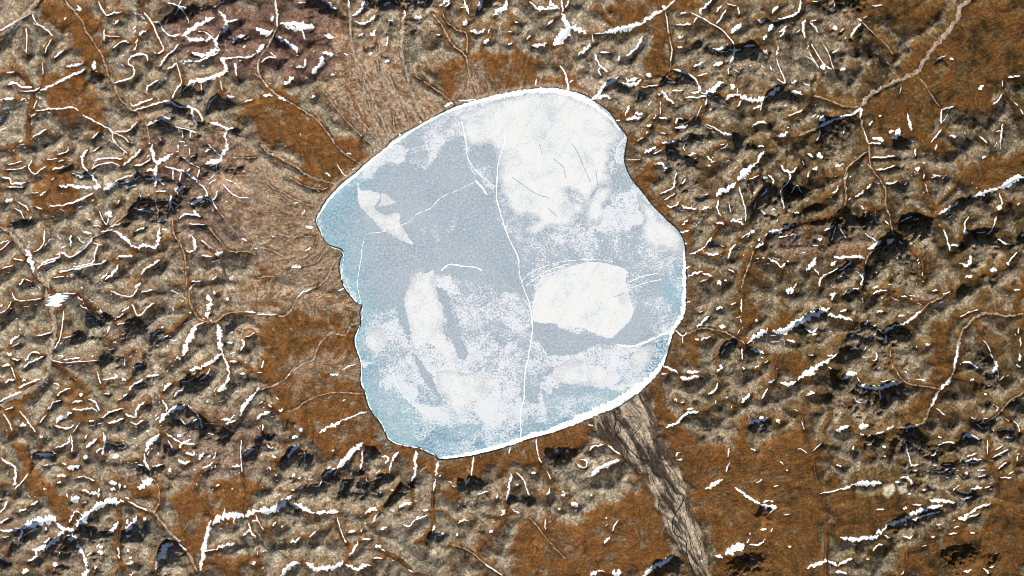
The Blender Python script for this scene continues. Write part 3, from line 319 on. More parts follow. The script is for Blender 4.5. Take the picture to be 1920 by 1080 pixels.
def blur(F, n, k=1):
    for _ in range(n):
        G = np.pad(F, k, mode='edge')
        F = (G[:, 2*k:] + G[:, :-2*k] + 2 * G[:, k:-k])[k:-k] / 4 if k == 0 else F
        G = np.pad(F, ((0, 0), (k, k)), mode='edge'); F = (G[:, 2*k:] + G[:, :-2*k] + 2 * G[:, k:-k]) / 4
        G = np.pad(F, ((k, k), (0, 0)), mode='edge'); F = (G[2*k:] + G[:-2*k] + 2 * G[k:-k]) / 4
    return F

def pts(s): return np.array([[float(c) for c in p.split(',')] for p in s.split()])

def parse(D):
    out = []
    for (ox, oy), text in D.items():
        for item in text.replace('\n', '').split('/'):
            if not item.strip(): continue
            br = []
            for b in item.split('+'):
                w, rest = b.strip().split(' ', 1)
                br.append((float(w) / 4, pts(rest) / 4 + (ox, oy)))
            out.append(br)
    return out

def smooth(P, spacing=2.0):
    """Catmull-Rom through P, evenly resampled"""
    if len(P) == 1: P = np.vstack([P, P + .5])
    Q = np.vstack([2*P[0]-P[1], P, 2*P[-1]-P[-2]]); out = []
    t = np.linspace(0, 1, 12, endpoint=False)[:, None]
    for i in range(1, len(Q) - 2):
        a, b, c, d = Q[i-1], Q[i], Q[i+1], Q[i+2]
        out.append(.5 * (2*b + (c-a)*t + (2*a-5*b+4*c-d)*t**2 + (-a+3*b-3*c+d)*t**3))
    C = np.vstack(out + [P[-1:]])
    L = np.r_[0, np.cumsum(np.linalg.norm(np.diff(C[:, :2], axis=0), axis=1))]
    n = max(3, int(L[-1] / spacing) + 1); s = np.linspace(0, L[-1], n)
    return np.stack([np.interp(s, L, C[:, k]) for k in range(C.shape[1])], 1), L[-1]

def win(gx, gy, P, R):
    x0, y0 = P.min(0)[:2] - R; x1, y1 = P.max(0)[:2] + R
    i0, i1 = np.searchsorted(gx, (x0, x1)); j0, j1 = np.searchsorted(gy, (y0, y1))
    return i0, i1, j0, j1

def line_dist(lines, R, gx=GX, gy=GY):
    D = np.full((len(gy), len(gx)), R * 1.0)
    for P in lines:
        for a, b in zip(P[:-1, :2], P[1:, :2]):
            i0, i1, j0, j1 = win(gx, gy, np.array([a, b]), R)
            if i0 >= i1 or j0 >= j1: continue
            X = gx[None, i0:i1] - a[0]; Y = gy[j0:j1, None] - a[1]; d = b - a
            t = np.clip((X * d[0] + Y * d[1]) / (d @ d + 1e-9), 0, 1)
            np.minimum(D[j0:j1, i0:i1], np.hypot(X - t * d[0], Y - t * d[1]), out=D[j0:j1, i0:i1])
    return D

def poly_sd(P, R, gx=GX, gy=GY):
    """signed distance (negative inside), exact within R of the outline"""
    Q = np.vstack([P, P[:1]]); D = line_dist([Q], R, gx, gy)
    inside = np.zeros(D.shape, bool)
    i0, i1, j0, j1 = win(gx, gy, P, 1)
    X = gx[None, i0:i1]; Y = gy[j0:j1, None]; ins = np.zeros((j1-j0, i1-i0), bool)
    for a, b in zip(Q[:-1], Q[1:]):
        if a[1] == b[1]: continue
        ins ^= ((a[1] > Y) != (b[1] > Y)) & (X < (b[0]-a[0]) * (Y - a[1]) / (b[1]-a[1]) + a[0])
    inside[j0:j1, i0:i1] = ins
    return np.where(inside, -D, D)

def W(px, py): return (px - 960.0) * S, (540.0 - py) * S

def lin(r, g, b, k=1.0):
    f = lambda c: ((c/255) / 12.92 if c/255 <= .04045 else ((c/255 + .055) / 1.055) ** 2.4) * k
    return (f(r), f(g), f(b), 1.0)

def mesh_obj(name, V, F, mat, parent=None, smooth_shade=True, attrs=None):
    me = bpy.data.meshes.new(name)
    V = np.asarray(V, np.float32); F = np.asarray(F, np.int32); k = F.shape[1]
    me.vertices.add(len(V)); me.vertices.foreach_set('co', V.ravel())
    me.loops.add(F.size); me.loops.foreach_set('vertex_index', F.ravel())
    me.polygons.add(len(F)); me.polygons.foreach_set('loop_start', np.arange(0, F.size, k, dtype=np.int32))
    me.update(calc_edges=True)
    if smooth_shade: me.polygons.foreach_set('use_smooth', np.ones(len(F), bool))
    for an, arr in (attrs or {}).items():
        a = me.attributes.new(an, 'FLOAT_COLOR', 'POINT')
        a.data.foreach_set('color', np.asarray(arr, np.float32).ravel())
    me.materials.append(mat)
    o = bpy.data.objects.new(name, me); col.objects.link(o); o.parent = parent
    return o

def tag(o, label=None, cat=None, group=None, kind=None):
    for k, v in (('label', label), ('category', cat), ('group', group), ('kind', kind)):
        if v: o[k] = v
    return o

def grid_faces(ny, nx):
    I = np.arange(ny * nx).reshape(ny, nx)
    return np.stack([I[1:, :-1], I[1:, 1:], I[:-1, 1:], I[:-1, :-1]], -1).reshape(-1, 4)

# ================================================================ traced lines
snow_items = parse(SNOW); stream_items = parse(STREAM); scarps = [b[0] for b in parse(SCARP)]
stream_lines = [(w, smooth(P)[0]) for ((w, P),) in stream_items]
shore = smooth(np.vstack([pts(SHORE), pts(SHORE)[:1]]), 3)[0][:-1]
zones = {k: np.zeros((NY, NX)) for k in ('tundra', 'fan', 'pink', 'grey', 'sand', 'river')}
wx = (fbm(40, 5, seed=90, gain=.6) - .5) * 78; wy = (fbm(40, 5, seed=91, gain=.6) - .5) * 78
for item in ZONES.replace('\n', '').split('/'):
    k, v, f, rest = item.split(' ', 3); f = float(f)
    sd = poly_sd(pts(rest), f * 2 + 24)
    z = sstep(f, -f, sd) * float(v)
    zones[k] = np.maximum(zones[k], z)
for k in zones:
    if k == 'river': zones[k] = blur(warp(zones[k], 12, 6.0, 95), 1, 1)
    elif k == 'sand': zones[k] = warp(zones[k], 8, 3, 96)
    else: zones[k] = samp(zones[k], PX + wx, PY + wy)
lake_sd = warp(poly_sd(shore, 260), 9, 1.1, 98)
stream_d = line_dist([P for w, P in stream_lines], 40)
snow_lines = [smooth(P)[0] for br in snow_items for w, P in br]
snow_d = line_dist(snow_lines, 14)

# ================================================================ relief: a small stream-power landscape model
def erode(gx, gy, h, fixed, U, K, steps, cell, creep, dt=90.0):
    ny, nx = h.shape; n = ny * nx; d0 = (gx[1] - gx[0]) * S
    off = np.array([(-1,-1),(-1,0),(-1,1),(0,-1),(0,1),(1,-1),(1,0),(1,1)])
    dist = np.hypot(off[:, 0], off[:, 1]) * d0
    idx = np.arange(n).reshape(ny, nx); fx = fixed.ravel()
    flat = [(-nx-1),(-nx),(-nx+1),-1,1,nx-1,nx,nx+1]
    edge = np.zeros((ny, nx), bool); edge[0] = edge[-1] = True; edge[:, 0] = edge[:, -1] = True
    edge = edge.ravel()
    for it in range(steps):
        H = h.ravel().tolist(); seen = (fx | edge).tolist()
        heap = [(H[i], i) for i in np.flatnonzero(fx | edge).tolist()]; heapq.heapify(heap)
        push, pop = heapq.heappush, heapq.heappop
        ed = edge.tolist()
        while heap:                                        # fill pits so that every slope drains
            z, i = pop(heap)
            if ed[i]:
                y, x = divmod(i, nx)
                nb = [(y+a)*nx + x+b for a, b in off.tolist() if 0 <= y+a < ny and 0 <= x+b < nx]
            else: nb = [i + k for k in flat]
            for j in nb:
                if not seen[j]:
                    seen[j] = True
                    if H[j] <= z: H[j] = z + .02
                    push(heap, (H[j], j))
        h = np.array(H).reshape(ny, nx)
        P = np.pad(h, 1, constant_values=1e9)
        best = np.zeros((ny, nx)); rec = idx.copy(); rd = np.ones((ny, nx))
        for (a, b), dd in zip(off, dist):
            sl = (h - P[1+a:ny+1+a, 1+b:nx+1+b]) / dd
            m = sl > best; best[m] = sl[m]; rec[m] = (idx + a*nx + b)[m]; rd[m] = dd
        order = np.argsort(h.ravel(), kind='stable')
        A = np.full(n, cell).tolist(); R = rec.ravel().tolist(); ol = order.tolist()
        for i in reversed(ol):
            if R[i] != i: A[R[i]] += A[i]
        An = np.minimum(np.array(A), 900.0)
        f = (K.ravel() * dt * An ** .45 / rd.ravel()); f[rec.ravel() == np.arange(n)] = 0; f[fx] = 0
        src = h.ravel() + np.where(fx | edge, 0, U.ravel() * dt)
        src[fx] = h.ravel()[fx]
        H = src.tolist(); fl = f.tolist()
        for i in ol:
            q = fl[i]
            if q: H[i] = (H[i] + q * H[R[i]]) / (1 + q)
        h = np.array(H).reshape(ny, nx)
        if creep: h = np.where(fixed, h, h + creep * (blur(h, 1) - h))          # soil creep rounds the hills
    return h, np.array(A).reshape(ny, nx)

def resize(F, gx, gy, gx2, gy2):
    u = np.clip((gx2 - gx[0]) / (gx[1]-gx[0]), 0, len(gx)-1.001); v = np.clip((gy2 - gy[0]) / (gy[1]-gy[0]), 0, len(gy)-1.001)
    i = u.astype(int); fu = u - i; j = v.astype(int); fv = v - j
    R = F[j] * (1 - fv)[:, None] + F[j+1] * fv[:, None]
    return R[:, i] * (1 - fu) + R[:, i+1] * fu

plain = np.clip(np.maximum.reduce([zones['tundra'], zones['fan'] * 1.1, zones['river'] * 1.2]), 0, 1)
region = 150 * sstep(0, 260, lake_sd) + 70 * (fbm(400, 2, seed=3) - .5)
upl = (1 - .9 * sstep(.2, .8, plain)) * (.55 + .9 * fbm(130, 3, seed=5)) * sstep(0, 30, lake_sd)
sc_d = line_dist([smooth(P, 6)[0] for w, P in scarps], 24); upl = upl * (1 + .5 * sstep(24, 0, sc_d))
base = region * .42 + 40 * (fbm(90, 4, seed=11)) + 12 * fbm(14, 3, seed=12)
Kmap = (1 + 5 * sstep(7, 1, snow_d)) * (.75 + .5 * fbm(40, 3, seed=13))
def stage(step, h_prev, prev, steps, creep):
    gx = np.arange(GX[0], GX[-1], step); gy = np.arange(GY[0], GY[-1], step)
    X, Y = np.meshgrid(gx, gy); q = lambda F: samp(F, X, Y)
    fixed = (q(lake_sd) < 0) | (q(stream_d) < step * .6)
    h = q(base) if h_prev is None else resize(h_prev, *prev, gx, gy) + 1.5 * rng.random(X.shape)
    lvl = np.where(q(lake_sd) < 0, -2, 8 + q(region) * .45)
    h = np.where(fixed, lvl, h)
    h, A = erode(gx, gy, h, fixed, .86 * q(upl), q(Kmap), steps, (step / 4) ** 2, creep)
    return h, A, (gx, gy)
hc, Ac, gc = stage(8.0, None, None, 12, .8)
hm, Am, gm_ = stage(4.8, hc, gc, 5, .9)
hf, Af, gf = stage(2.9, hm, gm_, 2, .4)
H = blur(resize(hf, *gf, GX, GY), 2, 1)
flow = blur(resize(np.log(Af), *gf, GX, GY), 1, 1)

dz = .50 * STEP * S                                      # loose scree cannot stand steeper than its angle of repose
for _ in range(26):
    H[1:] = np.minimum(H[1:], H[:-1] + dz); H[:-1] = np.minimum(H[:-1], H[1:] + dz)
    H[:, 1:] = np.minimum(H[:, 1:], H[:, :-1] + dz); H[:, :-1] = np.minimum(H[:, :-1], H[:, 1:] + dz)
H = blur(H, 1, 1)

# steep scarps, their edges cut up by small ravines
qx = (fbm(11, 3, seed=33, gain=.6) - .5) * 2; qy = (1 - np.abs(fbm(13, 3, seed=34, gain=.6) * 2 - 1)) * 2 - 1.5
for w, P in scarps:
    w = w * 1.0; Q = smooth(P, 3)[0]; Rw = w * 3.6
    i0, i1, j0, j1 = win(GX, GY, Q, Rw)
    sub = (slice(j0, j1), slice(i0, i1))
    X = PX[sub] + wx[sub] * .15 + qx[sub] * 5; Y = PY[sub] + wy[sub] * .15 + qy[sub] * (3 + w * .3)
    cx = np.clip(X, Q[:, 0].min(), Q[:, 0].max())
    o = np.argsort(Q[:, 0]); cy = np.interp(cx, Q[o, 0], Q[o, 1])
    v = (Y - cy) / (w * .62); u = (X - cx) / (w * .55)
    s = sstep(-1, 1, v) * (1 - sstep(.9, 4.2, v)) * np.exp(-u * u)
    H[sub] += .44 * (w * 1.24 * S) * s
H -= 22 * sstep(5, 0, snow_d) * sstep(0, 10, lake_sd)            # gullies under the drifts
H -= 3 * sstep(6, 0, stream_d)
flat = sstep(.3, .9, plain)
H += (1 - .8 * flat) * (24 * (fbm(22, 4, seed=31, gain=.6) - .5) + 10 * (fbm(5, 2, seed=32) - .5))
river = zones['river']
pond = sstep(24, 15, np.hypot(PX - 106.5, (PY - 563) * .85)); H = H * (1 - pond) + pond * float(samp(H, np.array([106.5]), np.array([563.0]))[0])
H = H * (1 - river) + river * (5 + .02 * np.maximum(lake_sd, 0) * S * .2)
beach = np.clip(lake_sd, -30, 60)
H = np.where(lake_sd < 0, np.maximum(-45, beach * 3.0 - .4), np.maximum(H, 0) * sstep(0, 26, lake_sd) + .4 + np.minimum(beach, 8) * .9)
H = np.where(lake_sd > 0, np.maximum(H, .5), H)

# ================================================================ ground cover fields
gyy, gxx = np.gradient(blur(H, 4, 2)); gm = np.hypot(gxx, gyy) + 1e-6
fxd, fyd = -gxx / gm, -gyy / gm
def lic(noise, vx, vy, n, d):
    acc = noise.copy(); X, Y = PX.copy(), PY.copy()
    for _ in range(n):
        a, b = samp(vx, X, Y), samp(vy, X, Y); X = X + a * d; Y = Y + b * d; acc += samp(noise, X, Y)
    X, Y = PX.copy(), PY.copy()
    for _ in range(n):
        a, b = samp(vx, X, Y), samp(vy, X, Y); X = X - a * d; Y = Y - b * d; acc += samp(noise, X, Y)
    return acc / (2 * n + 1)
# on the plains the stripes follow the fall of the big slope, elsewhere the local slope
nearest = line_dist([P for w, P in stream_lines], 75)
drain = blur(blur(np.minimum(nearest, 75) * .7 * (1 - zones['fan']) + np.clip(lake_sd, 0, 240) * (.25 + 2.2 * zones['fan']) + .10 * blur(H, 6, 3), 6, 3), 4, 5)
by, bx = np.gradient(drain); bm = np.hypot(bx, by) + 1e-6
vx = fxd * (1 - flat) - bx / bm * flat; vy = fyd * (1 - flat) - by / bm * flat
nrm = np.hypot(vx, vy) + 1e-6; vx /= nrm; vy /= nrm
white = rng.random((NY, NX)) * .8 + .2 * fbm(5, 2, seed=40)
streak = lic(white, vx, vy, 9, 1.5); streak = (streak - streak.mean()) / streak.std()
rax = np.array([[1170,770],[1200,850],[1240,910],[1262,960],[1290,1020],[1320,1080]])
rvy = np.full((NY, NX), .86); rvx = .5 + (fbm(22, 3, seed=41) - .5) * 1.5; m_ = np.hypot(rvx, rvy)
braid = lic(fbm(4.5, 2, seed=42) * .5 + rng.random((NY, NX)) * .5, rvx / m_, rvy / m_, 15, 1.4); braid = (braid - braid.mean()) / braid.std()
streak = streak * (1 - river) + braid * river

slope = gm / (STEP * S)
Hb = blur(H, 8, 3)
relh = (blur(H, 2, 1) - blur(blur(Hb, 6, 7), 4, 11)) / 60.0
valley = sstep(.25, -.7, relh) * sstep(.35, .1, slope)
vein = sstep(2.2, 4.6, flow)
n1 = fbm(60, 5, seed=50); n2 = fbm(16, 5, seed=51, gain=.62); n3 = fbm(150, 4, seed=52)
east = sstep(1000, 1700, PX)
rl = (blur(H, 1, 1) - blur(blur(H, 5, 3), 5, 5)) / 24.0                    # height over the surroundings, about -2 .. 2
bottom = sstep(.1, -.75, rl) * sstep(.34, .14, slope)
thread = sstep(2.2, 3.6, flow) * sstep(.40, .2, slope)
tundra = np.clip(zones['tundra'] * (.50 + .75 * sstep(.34, .54, n2)) + (1 - zones['pink'] * .8) * (1 - .55 * zones['grey']) * (1.0 * bottom * sstep(.30, .48, n1) + .55 * thread * sstep(.35, .5, n2)), 0, 1) * (1 - zones['fan'] * .8)
tundra = np.maximum(tundra, .7 * zones['fan'])
tundra = np.maximum(tundra, .9 * sstep(7.0, 2.5, stream_d + (n2 - .5) * 16) * (1 - zones['pink']) * (1 - zones['fan']) * sstep(330, 420, np.hypot(PX - 500, PY - 330)))
grey = np.clip(.8 * zones['grey'] + .75 * sstep(-.45, .7, .7 * rl + 5.0 * (n1 - .5)), 0, 1) * (1 - .85 * zones['tundra'])
dark = (.42 + .25 * east) * sstep(.55, .70, n3 * .4 + n2 * .6) * (1 - zones['fan']) * (1 - .6 * zones['tundra'])
cr = lambda F, k=1.1, a=.34, b=.62: sstep(a, b, F + (n2 - .5) * k * (F > .02) * (F < .995))
tundra = cr(tundra, 1.3, .24, .74); grey = cr(grey, .9, .28, .72); dark = cr(dark, .8, .25, .8)
fn_ = lic(fbm(3.2, 2, seed=43) * .7 + .3 * rng.random((NY, NX)), vx, vy, 8, 1.6); fn_ = (fn_ - fn_.mean()) / fn_.std()
fan = np.clip(zones['fan'] * (.10 + .90 * sstep(-.3, .2, fn_ * 1.0 + 3.4 * (n2 - .43))), 0, 1)
streak = streak * (1 - .7 * zones['fan'])
wet = np.clip(sstep(5.5, 2.5, stream_d) * sstep(.42, .6, n2) * .7 + .4 * vein * sstep(.5, .7, n2), 0, 1)
beachm = sstep(11, 4, lake_sd) * sstep(-2, 1, lake_sd) * sstep(380, 300, np.hypot(PX - 780, (PY - 230) * 1.2))
fan = np.maximum(fan, beachm * .9)
wet = np.maximum(wet, sstep(3.2, 1.0, lake_sd) * .95 * (1 - .5 * beachm))
wet = np.maximum(wet, .75 * sstep(9, 2, line_dist([P for w, P in stream_lines if w > 7 or (P[0][0] > 1500 and w > 4.9)], 12)) * sstep(.42, .55, n2))

# ================================================================ materials
class NT:
    def __init__(s, name):
        s.m = bpy.data.materials.new(name); s.m.use_nodes = True; s.t = s.m.node_tree; s.t.nodes.clear()
        s.out = s.n('ShaderNodeOutputMaterial'); s.b = s.n('ShaderNodeBsdfPrincipled')
        s.l(s.b.outputs[0], s.out.inputs[0]); s.b.inputs['Roughness'].default_value = .9
        s.b.inputs['Specular IOR Level'].default_value = .15
    def n(s, t): return s.t.nodes.new(t)
    def l(s, a, b): s.t.links.new(a, b)
    def pos(s): return s.n('ShaderNodeNewGeometry').outputs['Position']
    def noise(s, scale, detail=4, rough=.6, stretch=None):
        mp = s.n('ShaderNodeMapping'); s.l(s.pos(), mp.inputs[0])
        if stretch:
            mp.inputs['Rotation'].default_value = (0, 0, stretch[1]); m0 = mp
            mp = s.n('ShaderNodeMapping'); mp.inputs['Scale'].default_value = stretch[0]; s.l(m0.outputs[0], mp.inputs[0])
        x = s.n('ShaderNodeTexNoise'); x.inputs['Scale'].default_value = scale; x.inputs['Detail'].default_value = detail
        x.inputs['Roughness'].default_value = rough; s.l(mp.outputs[0], x.inputs['Vector']); return x.outputs[0]
    def ramp(s, f, a, b, lo=0.0, hi=1.0):
        r = s.n('ShaderNodeMapRange'); r.inputs[1].default_value = a; r.inputs[2].default_value = b
        r.inputs[3].default_value = lo; r.inputs[4].default_value = hi; s.l(f, r.inputs[0]); return r.outputs[0]
    def veins(s, scale, width, stretch=None):
        d = s.math('ABSOLUTE', s.math('SUBTRACT', s.noise(scale, 5, .62, stretch), .5), 0.0)
        return s.ramp(d, 0.0, width, 1.0, 0.0)
    def math(s, op, a, b):
        r = s.n('ShaderNodeMath'); r.operation = op
        for i, v in enumerate((a, b)):
            if isinstance(v, (int, float)): r.inputs[i].default_value = v
            else: s.l(v, r.inputs[i])
        return r.outputs[0]
    def mix(s, f, a, b, mode='MIX'):
        r = s.n('ShaderNodeMix'); r.data_type = 'RGBA'; r.blend_type = mode
        for i, v in ((0, f), (6, a), (7, b)):
            if isinstance(v, (int, float, tuple)): r.inputs[i].default_value = v
            else: s.l(v, r.inputs[i])
        return r.outputs[2]
    def attr(s, name):
        a = s.n('ShaderNodeAttribute'); a.attribute_name = name
        sp = s.n('ShaderNodeSeparateColor'); s.l(a.outputs['Color'], sp.inputs[0])
        return list(sp.outputs) + [a.outputs['Alpha']]
    def bump(s, f, dist, strength=1.0):
        b = s.n('ShaderNodeBump'); b.inputs['Distance'].default_value = dist; b.inputs['Strength'].default_value = strength
        s.l(f, b.inputs['Height']); s.l(b.outputs[0], s.b.inputs['Normal'])
    def color(s, c):
        if isinstance(c, tuple): s.b.inputs['Base Color'].default_value = c
        else: s.l(c, s.b.inputs['Base Color'])

KC = .67
def ground_material():
    t = NT('tundra_ground')
    tu, gr, dk, fn = t.attr('cover_a'); st, pk, we, rv = t.attr('cover_b'); ea, sa, vg, _ = t.attr('cover_c')
    big = t.noise(.0011, 5); mid = t.noise(.0042, 6, .68); fine = t.noise(.014, 4, .75)
    def veins(scale, width, stretch=None):
        n = t.noise(scale, 5, .62, stretch); d = t.math('ABSOLUTE', t.math('SUBTRACT', n, .5), 0.0)
        return t.ramp(d, 0.0, width, 1.0, 0.0)
    # hill tops break up into stony lobes with moss and peat between them
    wv = t.n('ShaderNodeTexNoise'); wv.inputs['Scale'].default_value = .0030; wv.inputs['Detail'].default_value = 5
    t.l(t.pos(), wv.inputs['Vector'])
    va = t.n('ShaderNodeVectorMath'); va.operation = 'MULTIPLY_ADD'; t.l(wv.outputs['Color'], va.inputs[0])
    va.inputs[1].default_value = (1300, 1300, 0); t.l(t.pos(), va.inputs[2])
    vo = t.n('ShaderNodeTexVoronoi'); vo.feature = 'DISTANCE_TO_EDGE'; vo.voronoi_dimensions = '2D'
    vo.inputs['Scale'].default_value = .00235; t.l(va.outputs[0], vo.inputs['Vector'])
    lobe = t.ramp(t.math('ADD', vo.outputs['Distance'], t.math('MULTIPLY', t.math('SUBTRACT', mid, .5), .28)), .035, .11)
    brown = t.mix(t.ramp(mid, .40, .60), lin(108, 89, 68, KC), lin(166, 145, 118, KC))
    brown = t.mix(t.math('MULTIPLY', ea, .75), brown, t.mix(t.ramp(mid, .40, .60), lin(76, 60, 32, KC), lin(136, 108, 66, KC)))
    brown = t.mix(t.ramp(big, .52, .66, 0, .7), brown, lin(146, 106, 62, KC))
    greyc = t.mix(t.ramp(big, .38, .62), lin(168, 158, 138, KC), lin(196, 178, 158, KC))
    greyc = t.mix(t.ramp(mid, .46, .64), greyc, lin(128, 119, 96, KC))
    c = t.mix(t.math('MULTIPLY', gr, t.ramp(lobe, 0, 1, .35, 1)), brown, greyc)
    c = t.mix(pk, c, t.mix(t.ramp(mid, .38, .62), lin(96, 72, 64, KC), lin(146, 112, 98, KC)))
    tun = t.mix(t.ramp(big, .35, .65), lin(150, 99, 50, KC), lin(134, 95, 52, KC))
    tun = t.mix(t.math('MULTIPLY', ea, .45), tun, lin(122, 78, 30, KC))
    tun = t.mix(t.ramp(fine, .50, .68), tun, lin(108, 66, 32, KC))
    tun = t.mix(t.ramp(mid, .56, .66, 0, .7), tun, lin(98, 68, 38, KC))
    tun = t.mix(t.ramp(mid, .44, .34, 0, .6), tun, lin(166, 132, 92, KC))
    c = t.mix(tu, c, tun)
    c = t.mix(t.math('MULTIPLY', ea, .34), c, lin(96, 74, 34, KC))
    c = t.mix(dk, c, t.mix(t.ramp(mid, .42, .62), lin(40, 34, 24, KC), lin(66, 54, 40, KC)))
    c = t.mix(t.math('MULTIPLY', vg, t.ramp(mid, .42, .58, .1, 1)), c, lin(60, 50, 24, KC))
    c = t.mix(fn, c, t.mix(t.ramp(mid, .42, .58), lin(204, 180, 156, KC), lin(184, 154, 126, KC)))
    v = t.math('MAXIMUM', t.math('MULTIPLY', veins(.0013, .012), .85), t.math('MULTIPLY', veins(.0034, .020), .65))
    c = t.mix(t.math('MULTIPLY', v, t.ramp(fine, .35, .55)), c, lin(62, 40, 20, KC))
    c = t.mix(we, c, lin(62, 38, 20, KC))
    RS = ((1, .30, 1), -.461); bar = t.noise(.0021, 4, .55, RS)
    rvc = t.mix(t.ramp(t.math('ADD', bar, t.math('MULTIPLY', t.math('SUBTRACT', st, .5), .30)), .43, .58), lin(92, 78, 66, KC), lin(190, 172, 148, KC))
    rvc = t.mix(t.ramp(mid, .56, .68, 0, .5), rvc, lin(78, 64, 54, KC))
    c = t.mix(rv, c, rvc)
    c = t.mix(sa, c, lin(214, 205, 178, KC))
    # vegetation stripes and frost-patterned ground
    k = t.math('MULTIPLY', t.ramp(st, .25, .75, .60, 1.40), t.ramp(fine, .39, .61, .52, 1.48))
    kk = t.n('ShaderNodeCombineColor'); [t.l(k, kk.inputs[i]) for i in range(3)]
    c = t.mix(1.0, c, kk.outputs[0], 'MULTIPLY')
    t.color(c); t.bump(t.math('ADD', t.math('MULTIPLY', fine, 1.2), t.math('MULTIPLY', mid, 2.0)), 30.0, .9)
    return t.m

def snow_material(name, tint=(246, 249, 252), dirt=0.0):
    t = NT(name); t.b.inputs['Roughness'].default_value = .6
    n = t.noise(.012, 4)
    t.color(t.mix(t.ramp(n, .55, .8), lin(*tint), lin(tint[0]-14-60*dirt, tint[1]-10-70*dirt, tint[2]-4-84*dirt)))
    t.bump(n, 2.0, .3); return t.m

KI = .68
def ice_material():
    t = NT('lake_ice'); t.b.inputs['Roughness'].default_value = .45
    sn, bl, gn, dp = t.attr('ice')
    a = t.noise(.0007, 4); f = t.noise(.017, 2, .6); g = t.noise(.0145, 2, .75); h = t.noise(.0034, 6, .72)
    wv = t.n('ShaderNodeTexNoise'); wv.inputs['Scale'].default_value = .0016; wv.inputs['Detail'].default_value = 4; t.l(t.pos(), wv.inputs['Vector'])
    va = t.n('ShaderNodeVectorMath'); va.operation = 'MULTIPLY_ADD'; t.l(wv.outputs['Color'], va.inputs[0]); va.inputs[1].default_value = (900, 900, 0); t.l(t.pos(), va.inputs[2])
    vo = t.n('ShaderNodeTexVoronoi'); vo.voronoi_dimensions = '2D'; vo.inputs['Scale'].default_value = .0013; t.l(va.outputs[0], vo.inputs['Vector'])
    sp = t.n('ShaderNodeSeparateColor'); t.l(vo.outputs['Color'], sp.inputs[0]); cell = t.math('MULTIPLY', t.math('SUBTRACT', sp.outputs[0], .5), t.ramp(sn, .15, .45, 0, .42))
    sn = t.math('ADD', sn, cell)
    ice = t.mix(t.ramp(a, .35, .65), lin(152, 172, 187, KI), lin(174, 188, 199, KI))
    ice = t.mix(bl, ice, t.mix(t.ramp(a, .4, .6), lin(88, 166, 190, KI), lin(128, 194, 210, KI)))
    ice = t.mix(dp, ice, t.mix(t.ramp(f, .4, .6), lin(44, 116, 160, KI), lin(104, 164, 194, KI)))
    ice = t.mix(t.ramp(g, .40, .62, 0, .8), ice, lin(204, 211, 220, KI))
    m = t.math('ADD', sn, t.math('ADD', t.math('MULTIPLY', t.math('SUBTRACT', f, .5), 1.5), t.math('MULTIPLY', t.math('SUBTRACT', h, .5), 1.1)))
    c = t.mix(t.ramp(m, .42, .66), ice, t.mix(t.math('MULTIPLY', bl, .4), lin(240, 243, 248, KI), lin(212, 228, 236, KI)))
    c = t.mix(t.math('MULTIPLY', t.math('MAXIMUM', t.veins(.00055, .0022), t.veins(.0011, .0036, ((1, .5, 1), .6))), t.ramp(h, .42, .62, .1, .75)), c, lin(232, 238, 243, KI))
    t.color(c); t.bump(f, 1.2, .3); return t.m

def plate_material():
    t = NT('wind_packed_snow'); t.b.inputs['Roughness'].default_value = .6
    f = t.noise(.017, 2, .7); a = t.noise(.0013, 6, .66); dn = t.attr('snow_depth')[0]
    m = t.math('ADD', dn, t.math('ADD', t.math('MULTIPLY', t.math('SUBTRACT', f, .5), 1.2), t.math('MULTIPLY', t.math('SUBTRACT', a, .5), 1.5)))
    pc = t.mix(t.ramp(m, .42, .98), lin(184, 193, 204, KI), lin(252, 253, 254, .645))
    pc = t.mix(t.math('MULTIPLY', t.veins(.0011, .0045, ((1, .45, 1), .35)), t.ramp(a, .46, .62, 0, .6)), pc, lin(196, 203, 213, KI))
    wind = t.noise(.006, 4, .6, ((1, .12, 1), .5)); pc = t.mix(t.ramp(wind, .54, .72, 0, .45), pc, lin(214, 220, 228, KI))
    t.color(pc); t.bump(f, 1.0, .3); return t.m

def plain_material(name, c1, c2, scale=.006, rough=.9, bumpd=3):
    t = NT(name); t.b.inputs['Roughness'].default_value = rough
    n = t.noise(scale, 5, .65); t.color(t.mix(t.ramp(n, .35, .65), c1, c2)); t.bump(n, bumpd, .5); return t.m

M_ground = ground_material(); M_snow = snow_material('drifted_snow'); M_ice = ice_material(); M_plate = plate_material()
M_oldsnow = snow_material('old_snow', (240, 243, 244), .25)
M_shore = snow_material('shore_ice', (240, 247, 249)); M_ridge = snow_material('pressure_ridge', (240, 243, 247))
M_gravel = plain_material('stream_gravel', lin(212, 196, 174, KC), lin(122, 102, 82, KC), .009)
M_brook = plain_material('brook_bed', lin(150, 112, 76, KC), lin(92, 60, 34, KC), .012)
M_water = plain_material('dark_water', (.010, .009, .008, 1), (.02, .017, .013, 1), .01, .3, .5)
M_lead = plain_material('lead_ice', lin(184, 190, 202, KI), lin(160, 170, 184, KI), .01, .4, .5)

